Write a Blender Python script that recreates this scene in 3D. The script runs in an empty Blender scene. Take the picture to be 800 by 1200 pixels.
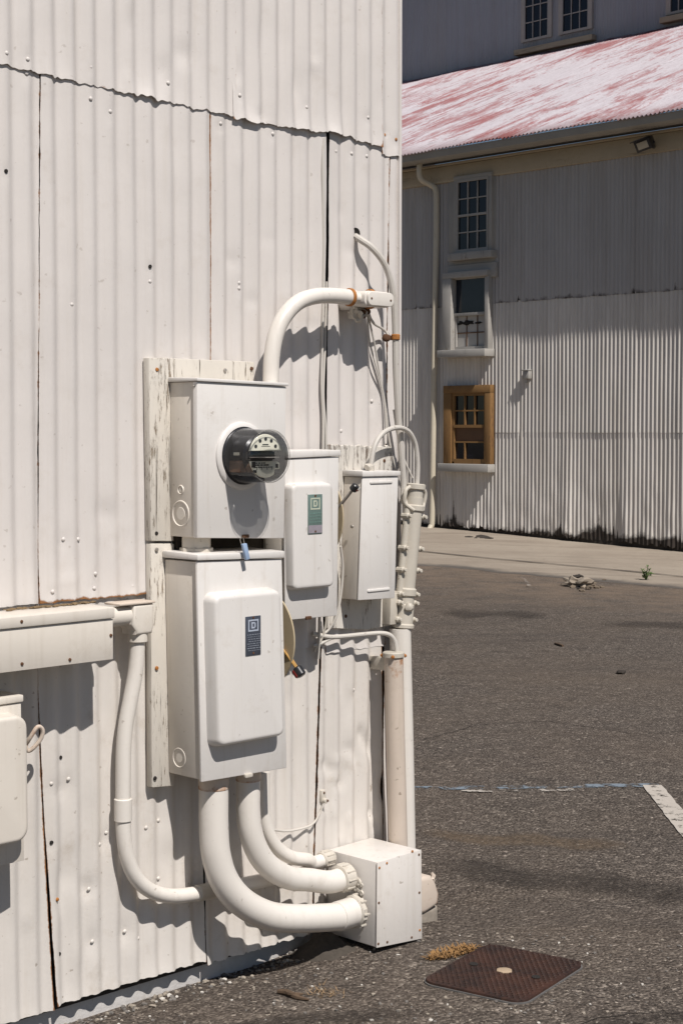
import bpy, bmesh, math, random
from mathutils import Vector, Matrix, noise
random.seed(7)
R = math.radians
PI = math.pi
S = math.sqrt(.5)
scene = bpy.context.scene
COL = scene.collection
CAMH = 1.57
FPX = 1900.0
PITCH = math.atan(95 / FPX)
NEAR = Matrix.Translation((0, 5.02, 0)) @ Matrix.Rotation(R(45), 4, 'Z')     # x along the near wall, -y out of it
FAR = Matrix.Translation((0, 26, 0)) @ Matrix.Rotation(R(-45), 4, 'Z')       # x along the far wall, -y out of it
WORLD = Matrix.Identity(4)

# ------------------------------------------------------------------ measuring helpers
def ray(px, py):
    x = (px - 400) / FPX
    yd = (py - 600) / FPX
    return Vector((x, math.cos(PITCH) - yd * math.sin(PITCH), -math.sin(PITCH) - yd * math.cos(PITCH)))
def on_plane(M, px, py, d):
    """point of the plane y = -d of a wall frame, in wall coordinates"""
    Mi = M.inverted()
    o = Mi @ Vector((0, 0, CAMH))
    r = Mi.to_3x3() @ ray(px, py)
    k = (-d - o.y) / r.y
    return o + r * k
def W(px, py, d=0.0): return on_plane(NEAR, px, py, d)
def FW(px, py, d=0.0): return on_plane(FAR, px, py, d)
def WU(px, py, u):
    """point of the plane x = u of the near wall frame"""
    Mi = NEAR.inverted()
    o = Mi @ Vector((0, 0, CAMH)); r = Mi.to_3x3() @ ray(px, py)
    return o + r * ((u - o.x) / r.x)
def G(px, py, z=0.0):
    r = ray(px, py)
    k = (z - CAMH) / r.z
    return Vector((r.x * k, r.y * k, z))
def lerp(a, b, t): return a + (b - a) * t
def sst(a, b, x):
    t = max(0, min(1, (x - a) / (b - a)))
    return t * t * (3 - 2 * t)
def nz(x, y=0, z=0): return noise.noise(Vector((x, y, z)))

# ------------------------------------------------------------------ materials
class NT:
    def __init__(s, name):
        s.m = bpy.data.materials.new(name); s.m.use_nodes = True
        s.t = s.m.node_tree; s.n = s.t.nodes; s.l = s.t.links
        s.bsdf = s.n['Principled BSDF']; s.out = s.n['Material Output']
        s.tc = s.n.new('ShaderNodeTexCoord')
    def link(s, a, b): s.l.new(a, b)
    def mapped(s, scale, rot=(0, 0, 0)):
        mp = s.n.new('ShaderNodeMapping'); mp.inputs['Scale'].default_value = scale
        mp.inputs['Rotation'].default_value = rot
        s.link(s.tc.outputs['Object'], mp.inputs['Vector']); return mp.outputs['Vector']
    def noise(s, scale, detail=5, rough=.6, vec=None, dist=0):
        k = s.n.new('ShaderNodeTexNoise'); k.inputs['Scale'].default_value = scale
        k.inputs['Detail'].default_value = detail; k.inputs['Roughness'].default_value = rough
        k.inputs['Distortion'].default_value = dist
        s.link(vec if vec is not None else s.tc.outputs['Object'], k.inputs['Vector']); return k.outputs['Fac']
    def vor(s, scale, vec=None, out='Distance', feat='F1'):
        k = s.n.new('ShaderNodeTexVoronoi'); k.feature = feat; k.inputs['Scale'].default_value = scale
        s.link(vec if vec is not None else s.tc.outputs['Object'], k.inputs['Vector'])
        if out == 'Color':
            sp = s.n.new('ShaderNodeSeparateColor'); s.link(k.outputs['Color'], sp.inputs[0]); return sp.outputs[0]
        return k.outputs[out]
    def ramp(s, fac, stops):
        k = s.n.new('ShaderNodeValToRGB'); e = k.color_ramp.elements
        while len(e) < len(stops): e.new(.5)
        for q, (p, c) in zip(e, stops):
            q.position = p; q.color = (c, c, c, 1) if isinstance(c, (int, float)) else (*c, 1)
        s.link(fac, k.inputs['Fac']); return k.outputs['Color']
    def mix(s, fac, a, b, mode='MIX'):
        k = s.n.new('ShaderNodeMix'); k.data_type = 'RGBA'; k.blend_type = mode
        for sock, v in ((k.inputs[0], fac), (k.inputs[6], a), (k.inputs[7], b)):
            if isinstance(v, (int, float)): sock.default_value = v
            elif isinstance(v, tuple): sock.default_value = (*v, 1)
            else: s.link(v, sock)
        return k.outputs[2]
    def math(s, op, a, b=0.0):
        k = s.n.new('ShaderNodeMath'); k.operation = op
        for sock, v in ((k.inputs[0], a), (k.inputs[1], b)):
            if isinstance(v, (int, float)): sock.default_value = v
            else: s.link(v, sock)
        return k.outputs[0]
    def attr(s, name):
        k = s.n.new('ShaderNodeAttribute'); k.attribute_name = name; return k.outputs['Fac']
    def bump(s, h, strength=.3, dist=.01, normal=None):
        k = s.n.new('ShaderNodeBump'); k.inputs['Strength'].default_value = strength
        k.inputs['Distance'].default_value = dist; s.link(h, k.inputs['Height'])
        if normal is not None: s.link(normal, k.inputs['Normal'])
        s.link(k.outputs['Normal'], s.bsdf.inputs['Normal']); return k.outputs['Normal']
    def col(s, c):
        if isinstance(c, tuple): s.bsdf.inputs['Base Color'].default_value = (*c, 1)
        else: s.link(c, s.bsdf.inputs['Base Color'])
    def set(s, **kw):
        for k, v in kw.items():
            sock = s.bsdf.inputs[k.replace('_', ' ')]
            if isinstance(v, (int, float, tuple)): sock.default_value = v
            else: s.link(v, sock)

def paint(name, c, rough=.42, var=.10, rust=.0, chip=0.0, grime=.25, bump=.10, rustcol=(.23, .10, .035), streak=.12, spec=.4):
    """weathered paint: tone drift, vertical run marks, fine orange peel, dirt specks, rust where worn"""
    t = NT(name)
    big = t.noise(2.3, 5, .6)
    run = t.noise(1, 5, .65, t.mapped((38, 38, 1.7)))
    fine = t.noise(75, 4, .6)
    k = t.mix(t.ramp(big, [(.3, 0.0), (.75, 1.0)]), tuple(x * (1 - var) for x in c), tuple(min(x * (1 + var * .35), .86) for x in c))
    k = t.mix(t.math('MULTIPLY', t.ramp(run, [(.52, 0.0), (.78, 1.0)]), streak), k, (.42, .36, .28))
    blot = t.noise(9, 8, .72)
    k = t.mix(t.math('MULTIPLY', t.ramp(blot, [(.56, 0.0), (.74, 1.0)]), grime), k, (.36, .29, .21))
    speck = t.noise(48, 3, .5)
    k = t.mix(t.math('MULTIPLY', t.ramp(speck, [(.70, 0.0), (.74, 1.0)]), min(1, grime * 1.6)), k, (.22, .17, .12))
    wear = t.attr('wear')
    rn = t.noise(26, 8, .75)
    rm = t.math('ADD', t.math('MULTIPLY', wear, .62), t.math('MULTIPLY', rn, .75))
    rm = t.math('ADD', rm, -.28 + rust * .30)
    rmask = t.ramp(rm, [(.40, 0.0), (.52, 1.0)])
    rc = t.mix(t.noise(60, 4), tuple(x * .35 for x in rustcol), tuple(min(1, x * 1.7) for x in rustcol))
    k = t.mix(rmask, k, rc)
    t.col(k)
    t.set(Roughness=t.math('ADD', t.math('MULTIPLY', rmask, .35), t.math('ADD', t.math('MULTIPLY', fine, .18), rough - .09)))
    t.set(Specular_IOR_Level=spec)
    h = t.math('ADD', t.math('MULTIPLY', fine, .5), t.math('MULTIPLY', blot, 1.0))
    t.bump(t.math('ADD', h, t.math('MULTIPLY', rmask, -1.2)), bump, .006)
    return t.m

def plain(name, c, rough=.5, metal=0.0, var=.25, scale=30, bump=.1):
    t = NT(name)
    n = t.noise(scale, 5, .65)
    t.col(t.mix(n, tuple(x * (1 - var) for x in c), tuple(min(1, x * (1 + var)) for x in c)))
    t.set(Roughness=rough, Metallic=metal)
    t.bump(n, bump, .004)
    return t.m

def wood_paint(name, c, bare=(.20, .15, .10), amount=.5, grain=(55, 55, 2.2), cracks=.85):
    t = NT(name)
    v = t.mapped(grain)
    g = t.noise(1, 7, .7, v, .4)
    big = t.noise(4, 4, .6)
    flake = t.noise(1, 9, .8, t.mapped((130, 130, 16)))
    fl = t.math('ADD', t.math('MULTIPLY', flake, .8), t.math('MULTIPLY', big, .35))
    mask = t.ramp(fl, [(.56 + .14 * (1 - amount), 0.0), (.60 + .14 * (1 - amount), 1.0)])
    crack = t.ramp(g, [(.345, 1.0), (.40, 0.0)])
    w = t.mix(g, tuple(x * .5 for x in bare), tuple(x * 1.6 for x in bare))
    k = t.mix(t.ramp(big, [(.3, 0.0), (.7, 1.0)]), tuple(x * .86 for x in c), c)
    k = t.mix(mask, k, w)
    k = t.mix(t.math('MULTIPLY', crack, cracks), k, (.05, .035, .02))
    t.col(k); t.set(Roughness=.75, Specular_IOR_Level=.25)
    h = t.math('SUBTRACT', t.math('MULTIPLY', g, .5), t.math('ADD', mask, t.math('MULTIPLY', crack, 1.5)))
    t.bump(h, .55, .004)
    return t.m

M = {}
WARM = (.76, .715, .665)
M['sheet'] = paint('old white sheet paint', (.64, .60, .568), .5, .06, 0, grime=.18, bump=.10, streak=.16)
M['sheet_low'] = paint('dirty white sheet paint', (.645, .605, .56), .5, .09, .03, grime=.34, bump=.16, streak=.24)
M['box'] = paint('white enclosure paint', (.70, .67, .635), .38, .06, -.14, grime=.24, bump=.08, streak=.34)
M['box_old_bounce'] = paint('aged bounce tinted enclosure paint', (.70, .645, .57), .42, .10, .01, grime=.30, bump=.08, streak=.28)  # aged paint, with the warm bounce light on box sides tinted in
M['pull'] = paint('pull box paint', (.71, .67, .625), .42, .10, .06, grime=.35, bump=.12, streak=.3)
M['pipe'] = paint('white conduit paint', (.73, .685, .625), .38, .07, -.02, grime=.26, bump=.10, streak=.22)
M['pipe_rust'] = paint('rust stained pipe paint', (.62, .525, .44), .5, .16, .10, grime=.45, bump=.16, streak=.7, rustcol=(.34, .16, .07))
M['closure'] = paint('cream closure paint', (.56, .515, .44), .48, .14, .10, grime=.5, bump=.14, streak=.3)
M['fitting'] = paint('cream fitting paint', (.575, .53, .46), .45, .12, .10, grime=.5, bump=.12, streak=.2)
M['cable'] = paint('painted cable', (.57, .535, .485), .5, .12, .02, grime=.35, bump=.1, streak=.1)
M['wood'] = wood_paint('peeling white board paint', (.65, .605, .535), (.21, .16, .11), .48, (48, 48, 1.6), .8)
M['ply'] = wood_paint('peeling white panel paint', (.65, .61, .55), (.17, .13, .10), .55, (60, 60, 3.0), .75)
M['bare'] = plain('gap shade timber', (.055, .042, .030), .9, 0, .5, 25, .4)  # darkened to imitate the shade in the gap between the boxes
M['rust'] = plain('orange rust', (.36, .14, .03), .8, 0, .6, 60, .5)
M['rust_dark'] = plain('dark rust', (.10, .045, .02), .85, 0, .6, 60, .5)
M['dark'] = plain('dark void', (.015, .012, .010), .9, 0, .3)
M['tar'] = plain('tarred sheathing', (.035, .028, .022), .9, 0, .5, 12)
M['black'] = plain('black plastic', (.018, .018, .02), .35, 0, .2)
M['red'] = plain('red plastic', (.30, .035, .03), .4, 0, .2)
M['tan'] = paint('tan handle plate', (.50, .41, .27), .45, .15, .05, grime=.4)
M['brass'] = plain('yellowed steel bar', (.50, .29, .09), .45, .3, .35)
M['steel'] = plain('dull steel', (.40, .37, .33), .4, .6, .3)
M['blue_seal'] = plain('pale blue seal', (.30, .40, .56), .45, 0, .1)
M['cream'] = plain('cream dial face', (.80, .77, .64), .5, 0, .06, 20, .02)
M['ink'] = plain('dial ink', (.03, .03, .03), .6, 0, .1)
M['meter_black'] = plain('dark meter frame', (.028, .028, .032), .3, .2, .4, 25)
M['copper'] = plain('meter coil', (.16, .10, .07), .4, .4, .4, 30)
M['plate_grey'] = plain('dark blue grey plate', (.075, .085, .11), .38, .3, .3, 60, .05)
M['plate_green'] = plain('faded green plate', (.135, .195, .175), .5, .1, .22, 45, .05)
M['plate_mauve'] = plain('bare plate foot', (.30, .27, .30), .5, .1, .2, 60, .05)
M['plate_pale'] = plain('pale plate lettering', (.42, .46, .54), .5, .1, .2, 90, .05)
M['plate_mid'] = plain('dull plate lettering', (.23, .25, .29), .5, .1, .3, 90, .05)
M['plate_cream'] = plain('cream plate lettering', (.50, .53, .42), .5, .1, .15, 90, .05)
M['foundation'] = paint('painted concrete footing', (.56, .54, .52), .8, .2, .0, grime=.6, bump=.6, streak=.2)
M['stone'] = plain('pale pebble', (.30, .26, .21), .85, 0, .5, 40, .4)
M['twig'] = plain('dry bark', (.10, .065, .04), .9, 0, .5, 60, .6)
M['straw'] = plain('dry weed', (.24, .13, .045), .85, 0, .5, 40, .1)
M['leaf'] = plain('young weed leaf', (.075, .13, .03), .6, 0, .4, 30, .1)
M['fwood'] = wood_paint('far white trim paint', (.40, .38, .35), (.25, .20, .14), .25, (9, 9, .8), .3)
M['ftan'] = wood_paint('far tan board', (.44, .37, .27), (.25, .18, .10), .35, (.8, 9, 9), .3)
M['brown'] = wood_paint('brown window wood', (.25, .14, .055), (.15, .08, .038), .6, (20, 20, 2), .4)
M['glass_dark'] = plain('dark window glass', (.008, .009, .014), .06, 0, .3, 2, .02)
M['glass_blue'] = plain('dusty window glass', (.02, .025, .035), .12, 0, .5, 1.5, .02)
M['board_in'] = plain('boarded pane', (.42, .40, .37), .7, 0, .25, 6, .1)
M['board_brown'] = plain('brown boarded pane', (.12, .062, .03), .7, 0, .4, 6, .1)
M['gutter'] = paint('grey gutter paint', (.33, .31, .275), .6, .15, .0, grime=.4)
M['spout'] = paint('cream downspout paint', (.58, .52, .41), .45, .10, .0, grime=.3)
M['light_glass'] = plain('lamp lens', (.42, .38, .30), .3, 0, .1)

def far_sheet_mat(name, c, dirt):
    t = NT(name)
    run = t.noise(1, 6, .7, t.mapped((7, 1, .35)))
    big = t.noise(.5, 4, .6)
    pan = t.noise(1, 1, .3, t.mapped((1.4, 1, .02)))
    k = t.mix(t.ramp(big, [(.3, 0.0), (.7, 1.0)]), tuple(x * .86 for x in c), c)
    k = t.mix(t.math('MULTIPLY', t.ramp(run, [(.45, 0.0), (.75, 1.0)]), dirt), k, (.26, .22, .18))
    k = t.mix(t.math('MULTIPLY', t.ramp(pan, [(.45, 0.0), (.55, 1.0)]), .18), k, (.40, .38, .37))
    wear = t.attr('wear')
    rm = t.ramp(t.math('ADD', t.math('MULTIPLY', wear, .75), t.math('MULTIPLY', t.noise(5, 6, .75), .6)), [(.62, 0.0), (.78, 1.0)])
    k = t.mix(rm, k, (.045, .036, .03))
    t.col(k); t.set(Roughness=.62, Specular_IOR_Level=.25); t.bump(t.noise(14, 4), .12, .01)
    return t.m
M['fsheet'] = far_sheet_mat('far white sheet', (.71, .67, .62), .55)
M['fsheet_up'] = far_sheet_mat('far eave shaded sheet', (.47, .45, .435), .5)  # darkened copy of the white sheet, imitating the shade under the eave
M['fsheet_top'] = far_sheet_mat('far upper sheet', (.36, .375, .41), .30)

def roof_mat():
    t = NT('white and red worn roof')
    st = t.noise(1, 10, .74, t.mapped((2.4, .62, .62), (0, 0, R(4))), 1.4)
    st2 = t.noise(1, 9, .78, t.mapped((11, 1.6, 1.6), (0, 0, R(-3))), .5)
    big = t.noise(1, 5, .6, t.mapped((.7, .36, .36)))
    f = t.math('ADD', t.math('MULTIPLY', st, .58), t.math('ADD', t.math('MULTIPLY', st2, .34), t.math('MULTIPLY', big, .50)))
    red = t.mix(t.noise(3.5, 7, .7), (.18, .035, .036), (.34, .11, .105))
    pale = t.mix(t.noise(1, 7, .75, t.mapped((16, 2.5, 2.5))), (.33, .29, .31), (.60, .57, .60))
    k = t.mix(t.ramp(f, [(.71, 0.0), (.74, .38), (.82, .85)]), pale, red)
    g = t.noise(1, 9, .78, t.mapped((6, .9, .9)))
    k = t.mix(t.math('MULTIPLY', t.ramp(g, [(.57, 0.0), (.68, 1.0)]), .7), k, (.17, .15, .155))
    fine = t.noise(22, 6, .75)
    k = t.mix(t.math('MULTIPLY', t.ramp(fine, [(.50, 0.0), (.70, 1.0)]), .35), k, (.24, .20, .21))
    wear = t.attr('wear')
    k = t.mix(t.math('MULTIPLY', wear, .75), k, (.27, .09, .075))
    t.col(k); t.set(Roughness=.8, Specular_IOR_Level=.15); return t.m
M['roof'] = roof_mat()

def asphalt_mat():
    t = NT('worn asphalt')
    wv = t.tc.outputs['Object']
    c1 = t.vor(78, out='Color'); c2 = t.vor(190, out='Color'); d1 = t.vor(78)
    big = t.noise(.55, 5, .6); mid = t.noise(6, 7, .72)
    s1 = t.ramp(c1, [(.0, (.026, .021, .017)), (.22, (.060, .052, .045)), (.55, (.100, .087, .076)), (.82, (.150, .133, .115)), (.95, (.25, .225, .195)), (1.0, (.46, .42, .37))])
    s2 = t.ramp(c2, [(.0, (.022, .018, .015)), (.45, (.080, .069, .060)), (.85, (.150, .132, .115)), (1.0, (.36, .325, .28))])
    k = t.mix(t.ramp(t.noise(60, 4), [(.38, 0.0), (.58, 1.0)]), s1, s2)
    k = t.mix(t.math('MULTIPLY', t.ramp(big, [(.42, 0.0), (.66, 1.0)]), .34), k, (.145, .116, .088))
    k = t.mix(t.math('MULTIPLY', t.ramp(mid, [(.32, 1.0), (.50, 0.0)]), .42), k, (.036, .030, .026))
    st = t.noise(1, 6, .6, t.mapped((.35, 1.6, 1), (0, 0, R(12))))
    k = t.mix(t.math('MULTIPLY', t.ramp(st, [(.54, 0.0), (.70, 1.0)]), .40), k, (.06, .054, .050))
    wr = t.attr('wear')
    k = t.mix(t.math('MULTIPLY', wr, t.ramp(t.noise(2.2, 7, .7), [(.35, 0.0), (.6, .85)])), k, (.20, .158, .12))
    k = t.mix(1.0, k, (.98, .925, .885), 'MULTIPLY')
    t.col(k); t.set(Roughness=.88, Specular_IOR_Level=.25)
    h = t.math('ADD', t.math('MULTIPLY', d1, -1.0), t.math('MULTIPLY', mid, .8))
    t.bump(h, 1.0, .009)
    return t.m
M['asphalt'] = asphalt_mat()

def concrete_mat():
    t = NT('old concrete apron')
    n = t.noise(.9, 7, .65); n2 = t.noise(9, 6, .7); st = t.noise(1, 6, .65, t.mapped((.5, 3.0, 1), (0, 0, R(45))))
    k = t.mix(t.ramp(n, [(.3, 0.0), (.72, 1.0)]), (.235, .192, .15), (.33, .282, .225))
    k = t.mix(t.math('MULTIPLY', t.ramp(st, [(.5, 0.0), (.7, 1.0)]), .55), k, (.15, .118, .09))
    k = t.mix(t.math('MULTIPLY', t.ramp(n2, [(.58, 0.0), (.7, 1.0)]), .5), k, (.13, .105, .082))
    k = t.mix(t.math('MULTIPLY', t.ramp(t.vor(170, out='Color'), [(.2, 0.0), (1, 1.0)]), .2), k, (.42, .38, .33))
    edge = t.ramp(t.math('ADD', t.attr('wear'), t.math('MULTIPLY', t.noise(1.6, 8, .75), .8)), [(.72, 0.0), (1.0, 1.0)])
    k = t.mix(edge, k, (.105, .092, .08))
    t.col(k); t.set(Roughness=.9, Specular_IOR_Level=.2); t.bump(n2, .3, .01); return t.m
M['concrete'] = concrete_mat()

def mark_mat(name, c, thr):
    t = NT(name)
    n = t.noise(14, 8, .78); n2 = t.noise(3, 4)
    f = t.math('ADD', t.math('MULTIPLY', n, .75), t.math('MULTIPLY', n2, .35))
    a = t.ramp(f, [(thr, 0.0), (thr + .05, 1.0)])
    t.col(t.mix(t.noise(60), tuple(x * .75 for x in c), c)); t.set(Roughness=.8, Alpha=a)
    return t.m
M['mark_white'] = mark_mat('worn white road paint', (.52, .47, .41), .46)
M['mark_white_worn'] = mark_mat('flaking white road paint', (.50, .455, .40), .56)
M['mark_blue'] = mark_mat('worn blue road paint', (.20, .24, .28), .53)

def iron_mat():
    t = NT('rusty tread iron')
    n = t.noise(9, 7, .7); f = t.noise(80, 4)
    k = t.mix(t.ramp(n, [(.35, 0.0), (.7, 1.0)]), (.022, .013, .011), (.070, .029, .018))
    k = t.mix(t.math('MULTIPLY', t.ramp(f, [(.5, 0.0), (.75, 1.0)]), .4), k, (.13, .065, .04))
    t.col(k); t.set(Roughness=.6, Metallic=.25); t.bump(f, .25, .003); return t.m
M['iron'] = iron_mat()

def glass_mat():
    t = NT('clear meter glass')
    n = t.n
    tr = n.new('ShaderNodeBsdfTransparent'); tr.inputs['Color'].default_value = (.965, .97, .972, 1)
    gl = n.new('ShaderNodeBsdfGlossy'); gl.inputs['Roughness'].default_value = .02
    fr = n.new('ShaderNodeFresnel'); fr.inputs['IOR'].default_value = 1.5
    mx = n.new('ShaderNodeMixShader')
    t.link(t.math('MINIMUM', t.math('MULTIPLY', fr.outputs[0], 1.0), .85), mx.inputs[0]); t.link(tr.outputs[0], mx.inputs[1]); t.link(gl.outputs[0], mx.inputs[2])
    t.link(mx.outputs[0], t.out.inputs['Surface'])
    return t.m
M['glass'] = glass_mat()

# ------------------------------------------------------------------ mesh building
class MB:
    def __init__(s): s.v = []; s.f = []; s.mi = []; s.wear = {}
    def add(s, verts, faces, mi=0, wear=None):
        b = len(s.v); s.v += [Vector(p) for p in verts]
        for f in faces: s.f.append(tuple(b + i for i in f)); s.mi.append(mi)
        if wear is not None:
            for i, w in enumerate(wear): s.wear[b + i] = w
        return s
    def add_bm(s, bm, mi=0):
        bm.verts.index_update()
        s.add([v.co.copy() for v in bm.verts], [[v.index for v in f.verts] for f in bm.faces], mi); bm.free(); return s
    def hexa(s, q, bev=0.0, mi=0, seg=2, only=None):
        """eight corners: four of one face then four of the opposite face"""
        bm = bmesh.new(); vs = [bm.verts.new(p) for p in q]
        for f in ((0, 1, 2, 3), (7, 6, 5, 4), (0, 4, 5, 1), (1, 5, 6, 2), (2, 6, 7, 3), (3, 7, 4, 0)): bm.faces.new([vs[i] for i in f])
        bmesh.ops.recalc_face_normals(bm, faces=bm.faces)
        if bev: bmesh.ops.bevel(bm, geom=list(bm.edges), offset=bev, segments=seg, profile=.5, affect='EDGES', clamp_overlap=True)
        return s.add_bm(bm, mi)
    def box(s, x0, x1, y0, y1, z0, z1, bev=0.0, mi=0, seg=2):
        return s.hexa([(x0, y0, z0), (x1, y0, z0), (x1, y0, z1), (x0, y0, z1), (x0, y1, z0), (x1, y1, z0), (x1, y1, z1), (x0, y1, z1)], bev, mi, seg)
    def qbox(s, fr, yb, bev=0.0, mi=0, seg=2):
        """front quad (four vectors) pushed straight back to y = yb"""
        return s.hexa(list(fr) + [(p[0], yb, p[2]) for p in fr], bev, mi, seg)
    def tube(s, pts, r, seg=14, mi=0, smooth=6, caps=True, wear=None):
        pts = [Vector(p) for p in pts]
        rs = list(r) if isinstance(r, (list, tuple)) else [r] * len(pts)
        if smooth and len(pts) > 2:
            P = [2 * pts[0] - pts[1]] + pts + [2 * pts[-1] - pts[-2]]; out = []; ro = []
            for i in range(1, len(P) - 2):
                for k in range(smooth):
                    t = k / smooth; a, b, c, d = P[i - 1:i + 3]
                    out.append(.5 * ((2 * b) + (c - a) * t + (2 * a - 5 * b + 4 * c - d) * t * t + (3 * b - a - 3 * c + d) * t ** 3))
                    ro.append(lerp(rs[i - 1], rs[i], t))
            out.append(pts[-1]); ro.append(rs[-1]); pts, rs = out, ro
        n = len(pts); V = []; F = []; up = None; wl = []
        for i in range(n):
            tg = (pts[min(i + 1, n - 1)] - pts[max(i - 1, 0)]).normalized()
            if up is None:
                up = Vector((0, 0, 1)) if abs(tg.z) < .9 else Vector((1, 0, 0))
            up = (up - tg * up.dot(tg)).normalized(); sd = tg.cross(up)
            for k in range(seg):
                a = 2 * PI * k / seg
                V.append(pts[i] + (up * math.cos(a) + sd * math.sin(a)) * rs[i])
                if wear: wl.append(wear(i / (n - 1)))
        for i in range(n - 1):
            for k in range(seg):
                F.append((i * seg + k, i * seg + (k + 1) % seg, (i + 1) * seg + (k + 1) % seg, (i + 1) * seg + k))
        if caps:
            F.append(tuple(reversed(range(seg)))); F.append(tuple((n - 1) * seg + k for k in range(seg)))
        return s.add(V, F, mi, wl if wear else None)
    def lathe(s, o, ax, prof, seg=32, mi=0, capa=True, capb=True):
        """profile of (radius, height) turned about axis ax through o"""
        o = Vector(o); ax = Vector(ax).normalized()
        a = Vector((0, 0, 1)) if abs(ax.z) < .9 else Vector((1, 0, 0))
        a = (a - ax * a.dot(ax)).normalized(); b = ax.cross(a); V = []; F = []
        for (r, h) in prof:
            for k in range(seg):
                t = 2 * PI * k / seg; V.append(o + ax * h + (a * math.cos(t) + b * math.sin(t)) * r)
        for i in range(len(prof) - 1):
            for k in range(seg):
                F.append((i * seg + k, i * seg + (k + 1) % seg, (i + 1) * seg + (k + 1) % seg, (i + 1) * seg + k))
        if capa: F.append(tuple(reversed(range(seg))))
        if capb: F.append(tuple((len(prof) - 1) * seg + k for k in range(seg)))
        return s.add(V, F, mi)
    def cyl(s, a, b, r, seg=20, mi=0, bev=.0):
        a = Vector(a); b = Vector(b); L = (b - a).length
        p = [(r - bev, 0), (r, bev), (r, L - bev), (r - bev, L)] if bev else [(r, 0), (r, L)]
        return s.lathe(a, b - a, p, seg, mi)
    def prism(s, pts, y0, y1, bev=0.0, mi=0, seg=3):
        """closed outline of (x, z) given real thickness from y0 to y1; y0 is the outer (bevelled) face"""
        bm = bmesh.new(); f = [bm.verts.new((x, y0, z)) for x, z in pts]; b = [bm.verts.new((x, y1, z)) for x, z in pts]
        n = len(pts); ff = bm.faces.new(f); bm.faces.new(list(reversed(b)))
        for i in range(n): bm.faces.new((f[i], b[i], b[(i + 1) % n], f[(i + 1) % n]))
        bmesh.ops.recalc_face_normals(bm, faces=bm.faces)
        if bev: bmesh.ops.bevel(bm, geom=list(ff.edges), offset=bev, segments=seg, profile=.5, affect='EDGES', clamp_overlap=True)
        return s.add_bm(bm, mi)
    def ball(s, c, r, mi=0, sub=2, sc=(1, 1, 1), rough=0.0):
        bm = bmesh.new(); bmesh.ops.create_icosphere(bm, subdivisions=sub, radius=1)
        for v in bm.verts:
            k = r * (1 + rough * nz(v.co.x * 1.7 + c[0] * 9, v.co.y * 1.7 + c[1] * 7, v.co.z * 1.7))
            v.co = Vector(c) + Vector((v.co.x * sc[0], v.co.y * sc[1], v.co.z * sc[2])) * k
        return s.add_bm(bm, mi)
    def build(s, name, mats, parent=None, frame=None, base=None, ang=35, fix=True):
        if not isinstance(mats, (list, tuple)): mats = [mats]
        if parent is not None: frame, base = FR[parent.name], BASE[parent.name]
        frame = WORLD if frame is None else frame
        base = Vector(base) if base is not None else Vector((0, 0, 0))
        me = bpy.data.meshes.new(name); me.from_pydata([v - base for v in s.v], [], s.f)
        for m in mats: me.materials.append(m)
        me.polygons.foreach_set('material_index', s.mi)
        if s.wear:
            at = me.attributes.new('wear', 'FLOAT', 'POINT')
            at.data.foreach_set('value', [s.wear.get(i, 0.0) for i in range(len(s.v))])
        if fix:
            bm = bmesh.new(); bm.from_mesh(me); bmesh.ops.recalc_face_normals(bm, faces=bm.faces); bm.to_mesh(me); bm.free()
        me.shade_smooth(); me.set_sharp_from_angle(angle=R(ang))
        o = bpy.data.objects.new(name, me); COL.objects.link(o)
        if parent is not None: o.parent = parent
        else: o.matrix_world = frame @ Matrix.Translation(base)
        FR[o.name] = frame; BASE[o.name] = base
        return o
FR = {}; BASE = {}
GROUPS = {'switch_box': 'white switch boxes on the shed wall', 'conduit': 'white conduits on the shed wall'}
def tag(o, label=None, cat=None, group=None, kind=None):
    if label: o['label'] = label
    if cat: o['category'] = cat
    if group: o['group'] = group
    if kind: o['kind'] = kind
    return o
def thing(name, label, cat, frame, base, group=None):
    o = bpy.data.objects.new(name, None); COL.objects.link(o)
    o.empty_display_size = .05
    o.matrix_world = frame @ Matrix.Translation(Vector(base))
    FR[o.name] = frame; BASE[o.name] = Vector(base)
    return tag(o, label, cat, group or GROUPS.get(name))
def rrect(x0, x1, z0, z1, r, n=5):
    p = []
    for cx, cz, a0 in ((x1 - r, z1 - r, 0), (x0 + r, z1 - r, 90), (x0 + r, z0 + r, 180), (x1 - r, z0 + r, 270)):
        for k in range(n + 1):
            a = R(a0 + 90 * k / n); p.append((cx + r * math.cos(a), cz + r * math.sin(a)))
    return p
def wq(tl, tr, br, bl, d):
    """front quad on the near wall at depth d: corners in wall coordinates (bl, br, tr, tl)"""
    return [W(*bl, d), W(*br, d), W(*tr, d), W(*tl, d)]

# ================================================================== NEAR BUILDING
PER = .0655
PH = W(110, 200, 0).x + PER * .5            # phase so that the falling flanks sit where measured
AMP = .0062
shed = thing('corrugated_shed', 'white corrugated metal shed with dented sheets carrying the electrical boxes', 'building', NEAR, (-1.0, .3, 0))

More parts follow.
